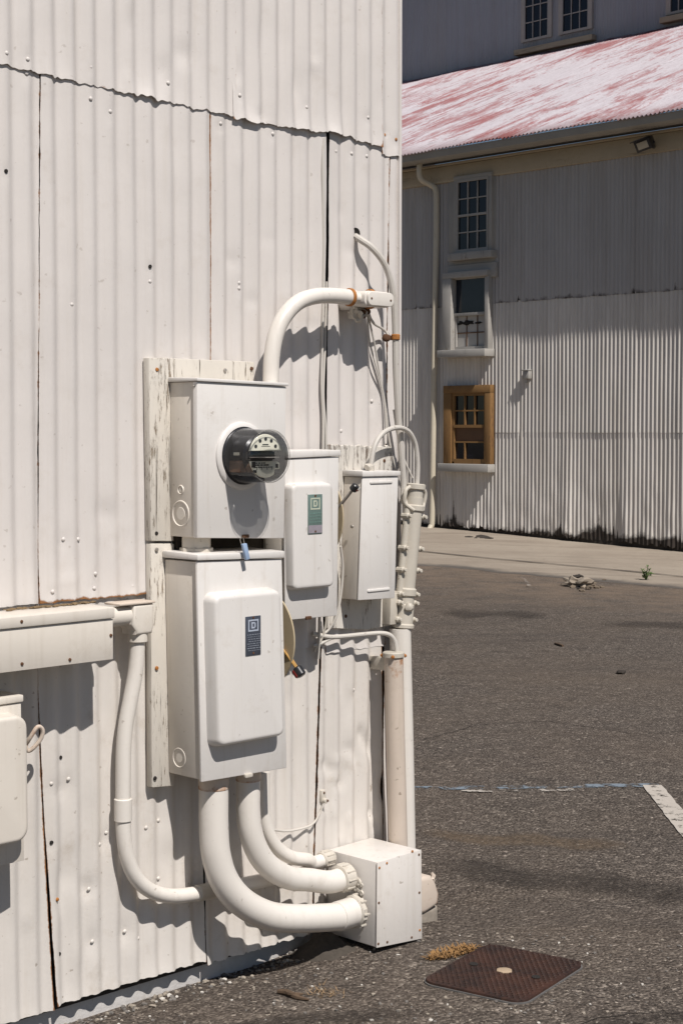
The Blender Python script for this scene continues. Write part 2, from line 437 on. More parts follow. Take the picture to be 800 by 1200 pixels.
def sheet(uL, uR, zb, zt, d0, dents=(), nails=(), mat='sheet', curl=.006, rag=.004, rustL=.4, rustR=.25, rustB=.3, lift=None, du=.0047, dz=.014, seed=0):
    """one corrugated sheet; uL/uR functions of z, zb/zt functions of u"""
    z0 = .5 * (zb(uL(0)) + zb(uR(0))); z1 = .5 * (zt(uL(0)) + zt(uR(0)))
    w = abs(uR(z0) - uL(z0)); h = z1 - z0
    nu = max(8, int(w / du)); nv = max(8, int(h / dz))
    dents = list(dents) + [(u_, z_ + random.uniform(-.012, .004), random.uniform(.008, .016), random.uniform(.010, .022), -random.uniform(.001, .0035)) for u_, z_, k_ in nails]
    V = []; F = []; wr = []
    for j in range(nv + 1):
        tv = (j / nv) ** 1.0
        for i in range(nu + 1):
            s = i / nu
            zz = lerp(z0, z1, tv)
            u = lerp(uL(zz), uR(zz), s)
            b = zb(u) + rag * nz(u * 23, seed + 3.1) + rag * .8 * nz(u * 70, seed)
            z = lerp(b, zt(u), tv)
            u += .0015 * nz(z * 3, seed, i * .0) + (.0012 * nz(z * 30, seed + 9) if i in (0, nu) else 0)
            d = d0 + AMP * (1 + .22 * nz(u * 4, z * 1.3, seed)) * (lambda th: math.sin(th) - .08 * math.sin(2 * th))(2 * PI * (u - PH) / PER + .25 * nz(z * 1.2, u * 3, seed + 5))
            d += .0028 * nz(u * 3.5, z * 1.6, seed + 7) + .0012 * nz(u * 12, z * 9, seed + 2)
            d += curl * math.exp(-(z - b) / .035) * (.5 + 1.1 * nz(u * 9, seed + 4)) 
            eL = u - uL(zz); eR = uR(zz) - u
            d += .003 * math.exp(-eR / .02) * (.4 + nz(z * 5, seed + 1)) + .003 * math.exp(-eL / .02) * (.4 + nz(z * 5, seed + 6))
            if lift: d += lift(u, z, eL, eR)
            for (du_, dz_, ru, rz, k) in dents:
                q = ((u - du_) / ru) ** 2 + ((z - dz_) / rz) ** 2
                if q < 6: d += k * math.exp(-q)
            V.append((u, -d, z))
            wr.append(min(1, rustL * math.exp(-max(eL, 0) / .004) + rustR * math.exp(-max(eR, 0) / .004) + rustB * math.exp(-(z - b) / .008)))
    for j in range(nv):
        for i in range(nu):
            a = j * (nu + 1) + i; F.append((a, a + 1, a + nu + 2, a + nu + 1))
    mb = MB().add(V, F, 0, wr)
    for (u, z, kind) in nails:
        d = d0 + AMP * math.sin(2 * PI * (u - PH) / PER) + .001
        if kind == 2: mb.lathe((u, -d + .002, z), (0, -1, 0), [(.0045, 0), (.0040, .0030)], 7, 3, False)     # torn dark nail hole
        else:
            mb.lathe((u, -d + .002, z), (0, -1, 0), [(.0044, 0), (.0040, .0014), (.0028, .0022), (.0010, .0026)], 10, 2 if kind else 0, False)
    o = mb.build('wall_sheet', [M[mat], M['tar'], M['rust'], M['dark']], shed, fix=False, ang=80)
    sd = o.modifiers.new('thickness', 'SOLIDIFY'); sd.thickness = .0014; sd.offset = 1
    es = o.modifiers.new('crisp_edges', 'EDGE_SPLIT'); es.split_angle = R(45)
    return o
def cst(v): return lambda _=0: v
def lin(p, q):
    """u as function of z through two wall points"""
    return lambda z=0: p.x + (q.x - p.x) * ((z - p.z) / (q.z - p.z))
def zline(*pts):
    P = sorted(pts, key=lambda p: p.x)
    def f(u=0):
        if u <= P[0].x: return P[0].z
        for a, b in zip(P, P[1:]):
            if u <= b.x: return lerp(a.z, b.z, (u - a.x) / (b.x - a.x))
        return P[-1].z
    return f
def crest(u, off=0): return PH + PER * (.25 + round((u - PH) / PER - .25) + off)
UL = -2.6; ZT = 4.3
seamT = zline(W(0, 73), W(45, 85), W(130, 104), W(245, 129.5), W(300, 140), W(386, 152), W(442, 168))
def row_nails(z, u0, u1, step=2, kinds=(0,), jit=.006):
    out = []; u = crest(u0)
    while u < u1:
        out.append((u + random.uniform(-.003, .003), z + random.uniform(-jit, jit), random.choice(kinds))); u += PER * step
    return out
def rdents(u0, u1, z0, z1, n, k=.006, ru=(.012, .035), rz=(.015, .06)):
    return [(random.uniform(u0, u1), random.uniform(z0, z1), random.uniform(*ru), random.uniform(*rz), random.choice((-1, -1, .6)) * random.uniform(.3, 1) * k) for _ in range(n)]
uA = W(274, 60).x; uB = W(443, 80).x; uC = W(466.5, 100).x
uM01 = lin(W(47, 100), W(45.5, 690)); uM12 = lin(W(246, 140), W(247, 420))
nailsT = row_nails(2.53, -2.5, uA - .03, 4) + [(crest(W(22, 70).x), 2.52, 0), (crest(W(105, 98).x), W(0, 98).z, 0)]
sheet(cst(UL), cst(uA - .001), lambda u=0: seamT(u) - .004, cst(ZT), .0062, rdents(-1.3, uA, 2.5, 2.75, 6, .005), nailsT, curl=.004, rag=.007, rustR=.5, rustB=.45, seed=1, lift=lambda u, z, eL, eR: .009 * math.exp(-((u - W(172, 112).x) / .05) ** 2) * math.exp(-(z - 2.48) / .04))
sheet(cst(uA - .012), cst(uB), lambda u=0: seamT(u) - .012, cst(ZT), .0095, rdents(uA, uB, 2.45, 2.8, 7, .006), row_nails(2.535, uA + .03, uB, 4), curl=.008, rag=.009, rustB=.45, rustL=.5, rustR=.6, seed=2,
      lift=lambda u, z, eL, eR: .010 * math.exp(-((u - W(386, 150).x) / .05) ** 2) * math.exp(-(z - 2.47) / .05))
sheet(cst(uB + .001), cst(uC), cst(W(455, 183).z), cst(ZT), .006, (), [(lerp(uB, uC, .3), 2.50, 1), (lerp(uB, uC, .75), 2.49, 1)], curl=.006, rustL=.55, seed=3)
# middle row
zM = W(60, 706).z
nm = [(crest(W(16, 200).x), W(0, 200).z, 2), (crest(W(18, 85).x), W(18, 84).z, 0)]
sheet(cst(UL), lambda z=0: uM01(z) - .0002, lambda u=0: zM, lambda u=0: seamT(u) + .06, .000, (), nm, seed=4, rustR=.6)
nm = [(crest(W(168, 312).x), W(168, 312).z, 2), (crest(W(184, 331).x), W(184, 331).z, 0), (W(82, 357).x, W(82, 357).z, 0), (crest(W(130, 112).x), W(120, 130).z, 0)] + row_nails(W(80, 690).z, W(60, 690).x, W(170, 690).x, 2, (0,)) + [(W(75, 632).x, W(75, 632).z, 0), (W(92, 632).x, W(92, 632).z, 0), (W(110, 672).x, W(110, 672).z, 0)]
sheet(lambda z=0: uM01(z) + .0008 + .0016 * max(0, nz(z * 5, 31)), lambda z=0: uM12(z) - .0002, lambda u=0: zM, lambda u=0: seamT(u) + .05, .0035, rdents(W(60, 0).x, -.6, 1.13, 1.4, 8, .005), nm, seed=5, rustL=.55, rustR=.9, rustB=.8)
uG = lin(W(379, 170), W(377, 520)); uG2 = lin(W(385.2, 160), W(382.6, 520))
sheet(lambda z=0: uM12(z) + .0020 + .0022 * max(0, nz(z * 4, 37)), uG, cst(W(360, 759).z), lambda u=0: seamT(u) + .04, .001, rdents(W(250, 0).x, W(375, 0).x, 1.2, 2.4, 14, .003), row_nails(2.44, W(250, 150).x, W(370, 150).x, 3) + [(crest(W(283, 332).x), W(283, 332).z, 0), (crest(W(270, 500).x), W(0, 315).z, 0)], seed=6, rustL=.9, rustR=.4,
      lift=lambda u, z, eL, eR: .012 * math.exp(-eR / .035) * sst(1.5, 2.35, z))
uH = lin(W(455, 190), W(450, 735)); 
sheet(uG2, uH, cst(W(420, 760).z), lambda u=0: seamT(u) + .04, .004, rdents(W(395, 0).x, W(450, 0).x, 1.0, 2.4, 12, .004), row_nails(2.42, uB - .18, uB, 1) + [(W(436, 470).x, W(436, 470).z, 0), (W(400, 505).x, W(400, 505).z, 0)], seed=7, rustL=.5, rustR=.7)
sheet(lambda z=0: uH(z) + .004, cst(uC - .001), cst(.02), cst(W(455, 183).z + .05), .001, (), (), seed=8, rustL=.6, rustR=.3)
# bottom row
zB = .038
uB01 = lin(W(45, 790), W(63, 1178)); uB12 = lin(W(236, 930), W(240, 1127)); uB23 = lin(W(373, 770), W(368, 1010))
nb = [(W(*p).x, W(*p).z, k) for p, k in (((73, 888), 2), ((60, 987), 2), ((81, 913), 0), ((67, 1054), 1), ((105, 1042), 0), ((108, 1103), 0), ((70, 1118), 2), ((148, 1092), 0), ((163, 1100), 0), ((126, 976), 0), ((188, 962), 0), ((172, 970), 0), ((188, 1030), 0), ((60, 918), 0), ((118, 990), 0))]
bd = [(W(*p).x, W(*p).z, a * 1.4, b * 1.2, k * .5) for p, a, b, k in (((82, 925), .02, .05, -.009), ((78, 1030), .03, .03, -.012), ((103, 1040), .022, .022, -.012), ((108, 1105), .016, .03, -.010), ((70, 1055), .012, .03, -.01), ((148, 1093), .02, .03, -.009), ((35, 1120), .03, .02, .006), ((125, 985), .02, .02, -.006))]
sheet(cst(UL), lambda z=0: uB01(z) - .0005, lambda u=0: zB + .012 * math.sin(u * 2), cst(zM + .05), -.004, rdents(-1.3, W(40, 0).x, .05, 1, 12, .006), [(W(30, 850).x, W(30, 850).z, 0)], 'sheet_low', seed=9, rustR=.8)
sheet(lambda z=0: uB01(z) + .0012 + .0045 * sst(.7, .1, z) + .0015 * nz(z * 7, 41), lambda z=0: uB12(z) - .0005, cst(zB), cst(zM + .05), -.002, bd + rdents(W(70, 1000).x, W(235, 1000).x, .05, .8, 22, .0045), nb, 'sheet_low', curl=.008, rag=.005, seed=10, rustL=.6, rustR=.5)
sheet(lambda z=0: uB12(z) + .0020, lambda z=0: uB23(z) - .001, cst(zB - .012), cst(W(360, 759).z + .04), -.002, rdents(W(245, 1000).x, W(370, 1000).x, .05, .9, 20, .006), (), 'sheet_low', curl=.01, rag=.006, seed=11, rustR=.7)
sheet(lambda z=0: uB23(z) + .0006 + .0022 * max(0, nz(z * 8, 51)), lin(W(444, 760), W(446, 980)), cst(W(420, 992).z - .18), cst(W(420, 760).z + .03), .003, rdents(W(375, 900).x, W(445, 900).x, .3, .62, 26, .009, (.008, .022), (.01, .03)) + rdents(W(375, 900).x, W(445, 900).x, .5, .9, 8, .004), [(W(413, 808).x, W(413, 808).z, 0)], 'sheet_low', curl=.012, rag=.01, seed=12, rustL=.6, rustR=.9)
# dark sheathing behind the sheets, the end wall round the corner, footing and roof
MB().box(UL - 3, uC - .02, .016, .05, .02, ZT - .02).build('sheathing', M['tar'], shed)
V = []; F = []
n = 760
for i in range(n + 1):
    y = -.006 + i * (6.0 / n)
    for z in (0.02, ZT): V.append((uC + .008 + .006 * math.sin(2 * PI * y / PER), y, z))
for i in range(n): F.append((2 * i, 2 * i + 2, 2 * i + 3, 2 * i + 1))
o = MB().add(V, F).build('end_wall', M['sheet'], shed, fix=False, ang=80)
sd = o.modifiers.new('thickness', 'SOLIDIFY'); sd.thickness = .0014; sd.offset = -1
MB().box(uC - .006, uC + .004, -.013, .05, .03, ZT, .002).build('corner_trim', M['sheet'], shed)
mb = MB(); V = []; F = []; N = 150
for i in range(N + 1):
    u = lerp(UL - 3, uC - .01, i / N)
    for (y, z) in ((.036, -.25), (.034 + .004 * nz(u * 6), -.03), (.035 + .003 * nz(u * 9, 3), .075), (.3, .075)): V.append((u, y, z))
for i in range(N):
    for k in range(3): a = i * 4 + k; F.append((a, a + 4, a + 5, a + 1))
mb.add(V, F).build('footing', M['foundation'], shed, fix=False)
MB().hexa([(UL - 3.2, -.16, ZT - .03), (uC + .2, -.16, ZT - .03), (uC + .2, 6.2, ZT + 1.2), (UL - 3.2, 6.2, ZT + 1.2), (UL - 3.2, -.16, ZT + .03), (uC + .2, -.16, ZT + .03), (uC + .2, 6.2, ZT + 1.26), (UL - 3.2, 6.2, ZT + 1.26)]).build('roof', M['roof'], shed)

# ------------------------------------------------------------------ boards
bd_ = thing('mounting_board', 'cracked white painted timber boards behind the glass meter box and tall switch box', 'board', NEAR, W(185, 920, .03))
def plank(par, quad, db, df, mat, sub=1):
    mb = MB(); q = quad
    mb.hexa([(p.x, -df, p.z) for p in q] + [(p.x, -db, p.z) for p in q], .003)
    return mb.build('plank', M[mat], par)
plank(bd_, [W(176, 634, .03), W(203, 634, .03), W(203, 420, .03), W(173.5, 419, .03)], .008, .034, 'wood')
plank(bd_, [W(178, 923, .03), W(204, 921, .03), W(204, 637, .03), W(176.5, 637, .03)], .008, .031, 'wood')
plank(bd_, [W(204.3, 470, .03), W(296, 470, .03), W(298, 424, .03), W(204.3, 420, .03)], .009, .032, 'wood')
plank(bd_, [W(204.6, 900, .02), W(322, 880, .02), W(322, 472, .02), W(204.6, 472, .02)], .009, .028, 'bare')  # dark colour put in for the shade between meter box and switch box
for p, m in (((184, 433), 'rust'), ((183.5, 625), 'dark'), ((184, 644), 'steel'), ((184, 783), 'rust'), ((264, 434), 'steel'), ((182, 912), 'dark'), ((295, 432), 'rust_dark')):
    q = W(*p, .034); MB().lathe((q.x, -.033, q.z), (0, -1, 0), [(.006, 0), (.005, .003), (.001, .004)], 10).build('nail', M[m], bd_)
pp = thing('plywood_panel', 'white peeling plywood panel behind the narrow right hand box', 'board', NEAR, W(425, 735, .03))
V = []; F = []
tl, tr, br, bl = W(384, 521, .024), W(459, 524, .024), W(457, 733, .024), W(384, 736, .024)
top = [(lerp(tl.x, tr.x, i / 26), lerp(tl.z, tr.z, i / 26) + .009 * nz(i * .9) + .006 * nz(i * 2.7, 4)) for i in range(27)]
MB().prism(top + [(br.x, br.z), (lerp(br.x, bl.x, .4), br.z - .004), (bl.x, bl.z)], -.026, -.012, .0015, 0, 1).build('panel', M['ply'], pp)
for p in ((450, 540), (386.5, 600), (405, 722), (452, 722), (453, 715)):
    q = W(*p, .026); MB().lathe((q.x, -.025, q.z), (0, -1, 0), [(.006, 0), (.005, .003), (.001, .004)], 10).build('nail', M['rust_dark'], pp)

# ------------------------------------------------------------------ meter box
mbx = thing('meter_box', 'upper white box with the round glass meter on its front', 'meter box', NEAR, W(283, 632, .1))
D1 = .155
fr = wq((231, 447), (335.5, 453), (333, 631), (231.5, 630.5), D1)
fb = [(p.x, -D1 + .018, p.z) for p in fr]
MB().qbox([(p[0] + (.004 if i in (0, 3) else -.004), -D1 + .021, p[2]) for i, p in enumerate(fb)], -.034, .003).build('body', M['box_old_bounce'], mbx)
MB().qbox(fr, -D1 + .019, .003).build('front_cover', M['box'], mbx)
t0 = max(fr[2].z, fr[3].z)
MB().hexa([(fr[3].x - .004, -D1 - .006, fr[3].z + .001), (fr[2].x + .004, -D1 - .006, fr[2].z + .001), (fr[2].x + .004, -D1 - .006, fr[2].z + .010), (fr[3].x - .004, -D1 - .006, fr[3].z + .010),
           (fr[3].x - .004, -.034, fr[3].z + .001), (fr[2].x + .004, -.034, fr[2].z + .001), (fr[2].x + .004, -.034, fr[2].z + .014), (fr[3].x - .004, -.034, fr[3].z + .014)], .0025).build('top_cap', M['box'], mbx)
def side_ring(par, u, y, z, r, wd=.004, name='knockout', mat='box_old_bounce'):
    MB().lathe((u + .001, y, z), (-1, 0, 0), [(r + wd, 0), (r + wd * .5, .003), (r, .0035), (r - wd * .6, .0005), (r * .55, .0004), (r * .5, .0022), (.001, .0022)], 28, 0, False, False).build(name, M[mat], par)
us = fr[0].x + .004
k1 = WU(212, 602, us); side_ring(mbx, us, k1.y, k1.z, .034); k2 = WU(212, 574, us); side_ring(mbx, us, k2.y, k2.z, .011, .003)
pc = W(283, 534, D1)        # centre of the meter socket on the box face
MB().lathe((pc.x, -D1 + .001, pc.z), (0, -1, 0), [(.095, 0), (.094, .006), (.088, .011), (.081, .012), (.079, .006)], 48, 0, False, False).build('socket_ring', M['box'], mbx)
q = W(229, 446, D1); MB().lathe((fr[3].x + .0, -D1 + .012, fr[3].z - .012), (-1, 0, 0), [(.004, 0), (.003, .004), (.001, .005)], 10).build('screw', M['steel'], mbx)
q = W(287, 628, D1); MB().box(q.x - .012, q.x + .012, -D1 - .006, -D1 + .002, q.z - .006, q.z + .004, .002).build('latch', M['rust_dark'], mbx)

mt = thing('electric_meter', 'round glass electric meter with cream dial plates sticking out of the upper box', 'electric meter', NEAR, (pc.x, -D1, pc.z))
yb = -D1 - .006
def at(h): return (pc.x, yb - h, pc.z)
MB().lathe(at(0), (0, -1, 0), [(.079, 0), (.079, .008), (.074, .012), (.060, .013)], 48, 0, False, True).build('base_plate', M['meter_black'], mt)
inn = MB().lathe(at(.013), (0, -1, 0), [(.056, 0), (.056, .05), (.050, .056), (.001, .056)], 36, 0, False, False)
inn.box(pc.x - .064, pc.x - .02, yb - .06, yb - .014, pc.z - .045, pc.z - .012, .004, 1)
inn.box(pc.x - .052, pc.x + .050, yb - .078, yb - .055, pc.z - .010, pc.z + .012, .003, 0)
inn.cyl((pc.x - .03, yb - .060, pc.z - .030), (pc.x - .03, yb - .082, pc.z - .030), .016, 16, 1)
inn.box(pc.x - .066, pc.x - .060, yb - .055, yb - .035, pc.z + .002, pc.z + .010, .001, 2)
inn.build('inner_frame', [M['meter_black'], M['copper'], M['cream']], mt)
# register plates
yp = yb - .094; rp = .060
arc = [(pc.x + rp * math.cos(a), pc.z + rp * math.sin(a)) for a in [R(14 + 152 * k / 24) for k in range(25)]]
up = MB().prism(arc, yp, yp + .004, .001, 0, 1).build('upper_dial_plate', M['cream'], mt)
ink = MB()
for k in range(5):
    a = R(32 + 29 * k); ink.cyl((pc.x + .043 * math.cos(a), yp - .0006, pc.z + .004 + .043 * math.sin(a)), (pc.x + .043 * math.cos(a), yp + .001, pc.z + .004 + .043 * math.sin(a)), .0052, 14)
ink.box(pc.x - .012, pc.x + .010, yp - .0006, yp + .001, pc.z + .030, pc.z + .033)
ink.box(pc.x - .016, pc.x + .016, yp - .0006, yp + .001, pc.z + .026, pc.z + .0272)
ink.build('dial_pointers', M['ink'], up)
poly = [(pc.x - .058, pc.z - .014), (pc.x + .042, pc.z - .014), (pc.x + .052, pc.z - .020), (pc.x + .052, pc.z - .036), (pc.x + .034, pc.z - .037)] + [(pc.x + .060 * math.cos(R(a)), pc.z + .060 * math.sin(R(a))) for a in (302, 285, 268, 250, 234, 220, 206)]
lo = MB().prism(poly, yp, yp + .004, .001, 0, 1).build('lower_name_plate', M['cream'], mt)
ink = MB()
rr = random.Random(5)
def dash(x0, x1, z0, z1): ink.box(pc.x + x0, pc.x + x1, yp - .0007, yp + .001, pc.z + z0, pc.z + z1)
for z, n_, hh in ((-.019, 5, .0030), (-.0245, 7, .0042), (-.0305, 9, .0030)):
    x = -.050 if z > -.03 else -.044
    for _ in range(n_):
        w_ = rr.uniform(.004, .010)
        if x + w_ > .034: break
        dash(x, x + w_, z - hh / 2, z + hh / 2); x += w_ + rr.uniform(.001, .003)
dash(-.052, -.038, -.031, -.0145); dash(.037, .046, -.033, -.022)
for x in (-.034, -.016, .004, .022): dash(x, x + .0025, -.037, -.0335)
ink.box(pc.x - .046, pc.x - .034, yp - .0007, yp + .001, pc.z - .046, pc.z - .038)
ink.build('printing', M['ink'], lo)
MB().lathe((pc.x, yb - .080, pc.z - .004), (0, 0, 1), [(.046, 0), (.046, .002)], 36).build('spinning_disc', M['steel'], mt)
gp = [(.0765, .004), (.0765, .018), (.0735, .030), (.0725, .100), (.0705, .110), (.064, .1165), (.040, .119), (.001, .1195)]
gi = [(r_ - .003 if r_ > .01 else r_, h - (.003 if h > .105 else 0)) for r_, h in reversed(gp)]
MB().lathe(at(0), (0, -1, 0), gp, 56, 0, False, False).build('glass_cover', M['glass'], mt, ang=60)
MB().lathe(at(.108), (0, -1, 0), [(.0722, 0), (.0738, .002), (.0730, .006), (.0700, .0075)], 56, 0, False, False).build('glass_rim', M['glass'], mt, ang=60)
# blue seal
sp = W(287, 640, D1 + .01)
sl = thing('meter_seal', 'small pale blue tag hanging on a wire under the meter box', 'seal', NEAR, sp)
a = W(283, 629, D1 + .006); b = W(286, 640, .196); c = W(289.5, 655, .198)
MB().tube([a, W(281.5, 633, .175), W(284, 639, .192), W(287, 641, .196), W(286, 635, .18), W(285, 630, D1 + .005)], .0010, 6).build('wire', M['steel'], sl)
dv = (c - b).normalized()
MB().hexa([b + Vector((-.0085, -.005, .006)), b + Vector((.007, -.005, .008)), c + Vector((.008, -.005, 0)), c + Vector((-.006, -.005, -.003)), b + Vector((-.0085, .005, .006)), b + Vector((.007, .005, .008)), c + Vector((.008, .005, 0)), c + Vector((-.006, .005, -.003))], .002).build('tag', M['blue_seal'], sl)

# ------------------------------------------------------------------ switch boxes
def plate_common(par, x0, x1, z0, z1, y, main, pale, mid, foot=None):
    """riveted maker's plate: square emblem holding a letter D, lines of small lettering"""
    pl = MB().box(x0, x1, y - .0012, y + .002, z0, z1, .0006).build('name_plate', main, par)
    w = x1 - x0; h = z1 - z0; yy = y - .0012
    e = MB()
    ex0, ex1 = x0 + w * .16, x1 - w * .16; ez1 = z1 - h * .085; ez0 = ez1 - h * .30
    def bar(a0, a1, b0, b1): e.box(a0, a1, yy - .0006, yy + .0005, b0, b1)
    th = w * .075
    bar(ex0, ex1, ez1 - th, ez1); bar(ex0, ex1, ez0, ez0 + th); bar(ex0, ex0 + th, ez0 + th, ez1 - th); bar(ex1 - th, ex1, ez0 + th, ez1 - th)
    # letter D
    dx0 = lerp(ex0, ex1, .30); dx1 = lerp(ex0, ex1, .72); dz0 = lerp(ez0, ez1, .24); dz1 = lerp(ez0, ez1, .78); t2 = w * .085
    bar(dx0, dx0 + t2, dz0, dz1); bar(dx0 + t2, dx1 - t2 * .6, dz1 - t2 * .9, dz1); bar(dx0 + t2, dx1 - t2 * .6, dz0, dz0 + t2 * .9)
    bar(dx1 - t2, dx1, dz0 + t2 * .55, dz1 - t2 * .55)
    e.build('emblem', pale, pl)
    for zz in (z1 - h * .035, z0 + h * .06):
        MB().cyl((lerp(x0, x1, .5), yy - .0012, zz), (lerp(x0, x1, .5), yy + .001, zz), w * .06, 10).build('rivet', M['rust_dark'], pl)
    return pl
def lettering(pl, x0, x1, z0, z1, y, rows, mat, seed):
    r_ = random.Random(seed); e = MB(); h = (z1 - z0) / rows
    for k in range(rows):
        x = x0 + (x1 - x0) * r_.uniform(0, .12); zc = z1 - h * (k + .5)
        hh = h * r_.choice((.22, .30, .38))
        while x < x1 - (x1 - x0) * .06:
            w_ = (x1 - x0) * r_.uniform(.06, .22); w_ = min(w_, x1 - x)
            e.box(x, x + w_, y - .0018, y - .0006, zc - hh / 2, zc + hh / 2); x += w_ + (x1 - x0) * r_.uniform(.03, .07)
    return e.build('lettering', mat, pl)
def handle(par, u, dc, zc, r, tipp, base, knob_r, tan=True):
    # quadrant plate beside the box, twin bars and a knob
    pts = [(dc + r * math.cos(a), zc + r * math.sin(a)) for a in [R(-80 + 160 * k / 28) for k in range(29)]]
    pts = [(max(d, .055), z) for d, z in pts]
    V = [(u, -d, z) for d, z in pts] + [(u + .005, -d, z) for d, z in pts]; n = len(pts)
    F = [tuple(range(n)), tuple(reversed(range(n, 2 * n)))] + [(i, n + i, n + (i + 1) % n, (i + 1) % n) for i in range(n)]
    h = MB().add(V, F).build('handle_plate', M['tan'], par)
    base = Vector(base); tip = Vector(tipp); dv = (tip - base).normalized(); sd = Vector((0, 0, 1)).cross(dv).normalized() * .006
    lv = MB().tube([base + sd, tip + sd * .6], .0035, 8, 0, 0).tube([base - sd, tip - sd * .6], .0035, 8, 0, 0)
    lv.build('lever', M['brass'] if tan else M['steel'], h)
    return h, tip, dv

# tall lower switch box
sw = thing('switch_box', 'tall white switch box with dark grey maker plate below the meter box', 'switch box', NEAR, W(284, 908, .1))
D2 = .178
fr = wq((231, 658), (330.5, 655), (336.5, 900), (236, 917), D2)
MB().qbox([(p.x + (.005 if i in (0, 3) else -.004), -D2 + .012, p.z + (.004 if i < 2 else -.002)) for i, p in enumerate(fr)], -.032, .004).build('body', M['box_old_bounce'], sw)
MB().qbox(fr, -D2 + .010, .0035).build('front_cover', M['box'], sw)
a, b = W(231, 650, D2), W(331, 645.5, D2)
MB().hexa([(a.x - .003, -D2 - .006, fr[3].z + .003), (b.x + .003, -D2 - .006, fr[2].z + .003), (b.x + .003, -D2 - .006, b.z), (a.x - .003, -D2 - .006, a.z), (a.x - .003, -.032, fr[3].z + .003), (b.x + .003, -.032, fr[2].z + .003), (b.x + .003, -.032, b.z + .004), (a.x - .003, -.032, a.z + .004)], .003).build('top_cap', M['box'], sw)
# raised pan on the cover
DP = D2 + .042
c = [W(258, 872, DP), W(333, 862.5, DP), W(329, 694, DP), W(253, 699, DP)]
def pan(par, c, D, DP, rr_=.016, slope=.010, mat='box'):
    def ring(off, dd, rad):
        out = []
        n = 6
        x0 = .5 * (c[0].x + c[3].x) - off; x1 = .5 * (c[1].x + c[2].x) + off
        z0 = .5 * (c[0].z + c[1].z) - off; z1 = .5 * (c[2].z + c[3].z) + off
        for x, z in rrect(x0, x1, z0, z1, rad, n):
            # keep the slight lean of the box
            out.append(Vector((x + (.5 * (c[0].x + c[1].x) - .5 * (c[2].x + c[3].x)) * (.5 - (z - z0) / (z1 - z0)), -dd, z)))
        return out
    H = DP - D
    rings = [ring(slope, D - .001, rr_ + slope), ring(slope * .85, D + H * .25, rr_ + slope * .9), ring(slope * .35, DP - H * .22, rr_ + slope * .5), ring(.0, DP - H * .08, rr_ + .002), ring(-.004, DP - H * .015, rr_), ring(-.009, DP, rr_ - .003)]
    V = []; F = []; n = len(rings[0])
    for r_ in rings: V += r_
    for i in range(len(rings) - 1):
        for k in range(n): F.append((i * n + k, i * n + (k + 1) % n, (i + 1) * n + (k + 1) % n, (i + 1) * n + k))
    F.append(tuple((len(rings) - 1) * n + k for k in range(n)))
    return MB().add(V, F).build('raised_cover', M[mat], par, ang=50)
pan(sw, c, D2, DP)
a = W(287.5, 769, DP); b = W(305, 721, DP)
pl = plate_common(sw, a.x, b.x, a.z, b.z, -DP - .001, M['plate_grey'], M['plate_pale'], M['plate_mid'])
w = b.x - a.x; h = b.z - a.z
lettering(pl, a.x + w * .08, b.x - w * .06, a.z + h * .10, a.z + h * .56, -DP - .0012, 8, M['plate_mid'], 3)
us = fr[0].x + .005
for px, py, r_ in ((210.5, 888, .026), (216.5, 753, .006)):
    q = WU(px, py, us); side_ring(sw, us, q.y, q.z, r_, .0035 if r_ > .01 else .002)
for px, py in ((229, 661), (203.5, 726)):
    q = WU(px, py, us); MB().lathe((us, q.y, q.z), (-1, 0, 0), [(.005, 0), (.004, .004), (.001, .005)], 10).build('screw', M['steel'], sw)
q = W(291, 909, D2); MB().box(q.x - .016, q.x + .012, -D2 - .007, -D2 + .003, q.z - .004, q.z + .007, .002).build('latch', M['fitting'], sw)
ur = max(fr[1].x, fr[2].x)
zc = W(343, 752, .18).z
h, tip, dv = handle(sw, ur + .020, .034, zc, .152, W(350, 786, .19), (ur + .018, -.14, W(334, 758, .14).z), .01)
kn = MB().cyl(tip - dv * .012, tip + dv * .018, .0145, 14, 0, .004)
kn.cyl(tip - dv * .013 + Vector((-.002, .003, -.007)), tip + dv * .012 + Vector((-.002, .003, -.007)), .0125, 14, 1, .003)
kn.build('knob', [M['black'], M['red']], h)
# box to box nipple
np_ = thing('conduit_nipple', 'short threaded conduit stub joining the meter box to the tall switch box', 'conduit', NEAR, W(235, 640, .09))
a = W(231.5, 629, .09); b = W(231, 650, .09); 
MB().cyl((a.x, -.085, b.z - .004), (a.x, -.085, a.z + .012), .040, 24).build('stub', M['fitting'], np_)
MB().cyl((a.x, -.085, b.z + .006), (a.x, -.085, b.z + .020), .047, 8, 0, .002).build('locknut', M['fitting'], np_)

# middle switch box
ms = thing('switch_box', 'middle white switch box with faded green maker plate right of the meter', 'switch box', NEAR, W(365, 724, .08))
D3 = .128
fr = wq((333.8, 538), (397, 535), (395, 721.5), (334, 727), D3)
MB().qbox([(p.x + (.003 if i in (0, 3) else -.003), -D3 + .010, p.z) for i, p in enumerate(fr)], -.030, .003).build('body', M['box_old_bounce'], ms)
MB().qbox(fr, -D3 + .008, .0025).build('front_cover', M['box'], ms)
a, b = W(334, 528.5, D3), W(397.5, 527.5, D3)
MB().hexa([(a.x - .001, -D3 - .005, fr[3].z + .002), (b.x + .002, -D3 - .005, fr[2].z + .002), (b.x + .002, -D3 - .005, b.z), (a.x - .001, -D3 - .005, a.z), (a.x - .001, -.030, fr[3].z + .002), (b.x + .002, -.030, fr[2].z + .002), (b.x + .002, -.030, b.z + .003), (a.x - .001, -.030, a.z + .003)], .0025).build('top_cap', M['box'], ms)
DP = D3 + .030
c = [W(345, 690, DP), W(391, 686.5, DP), W(389.5, 567, DP), W(343.5, 569, DP)]
pan(ms, c, D3, DP, .012, .006)
a = W(360.5, 626, DP); b = W(377, 579, DP)
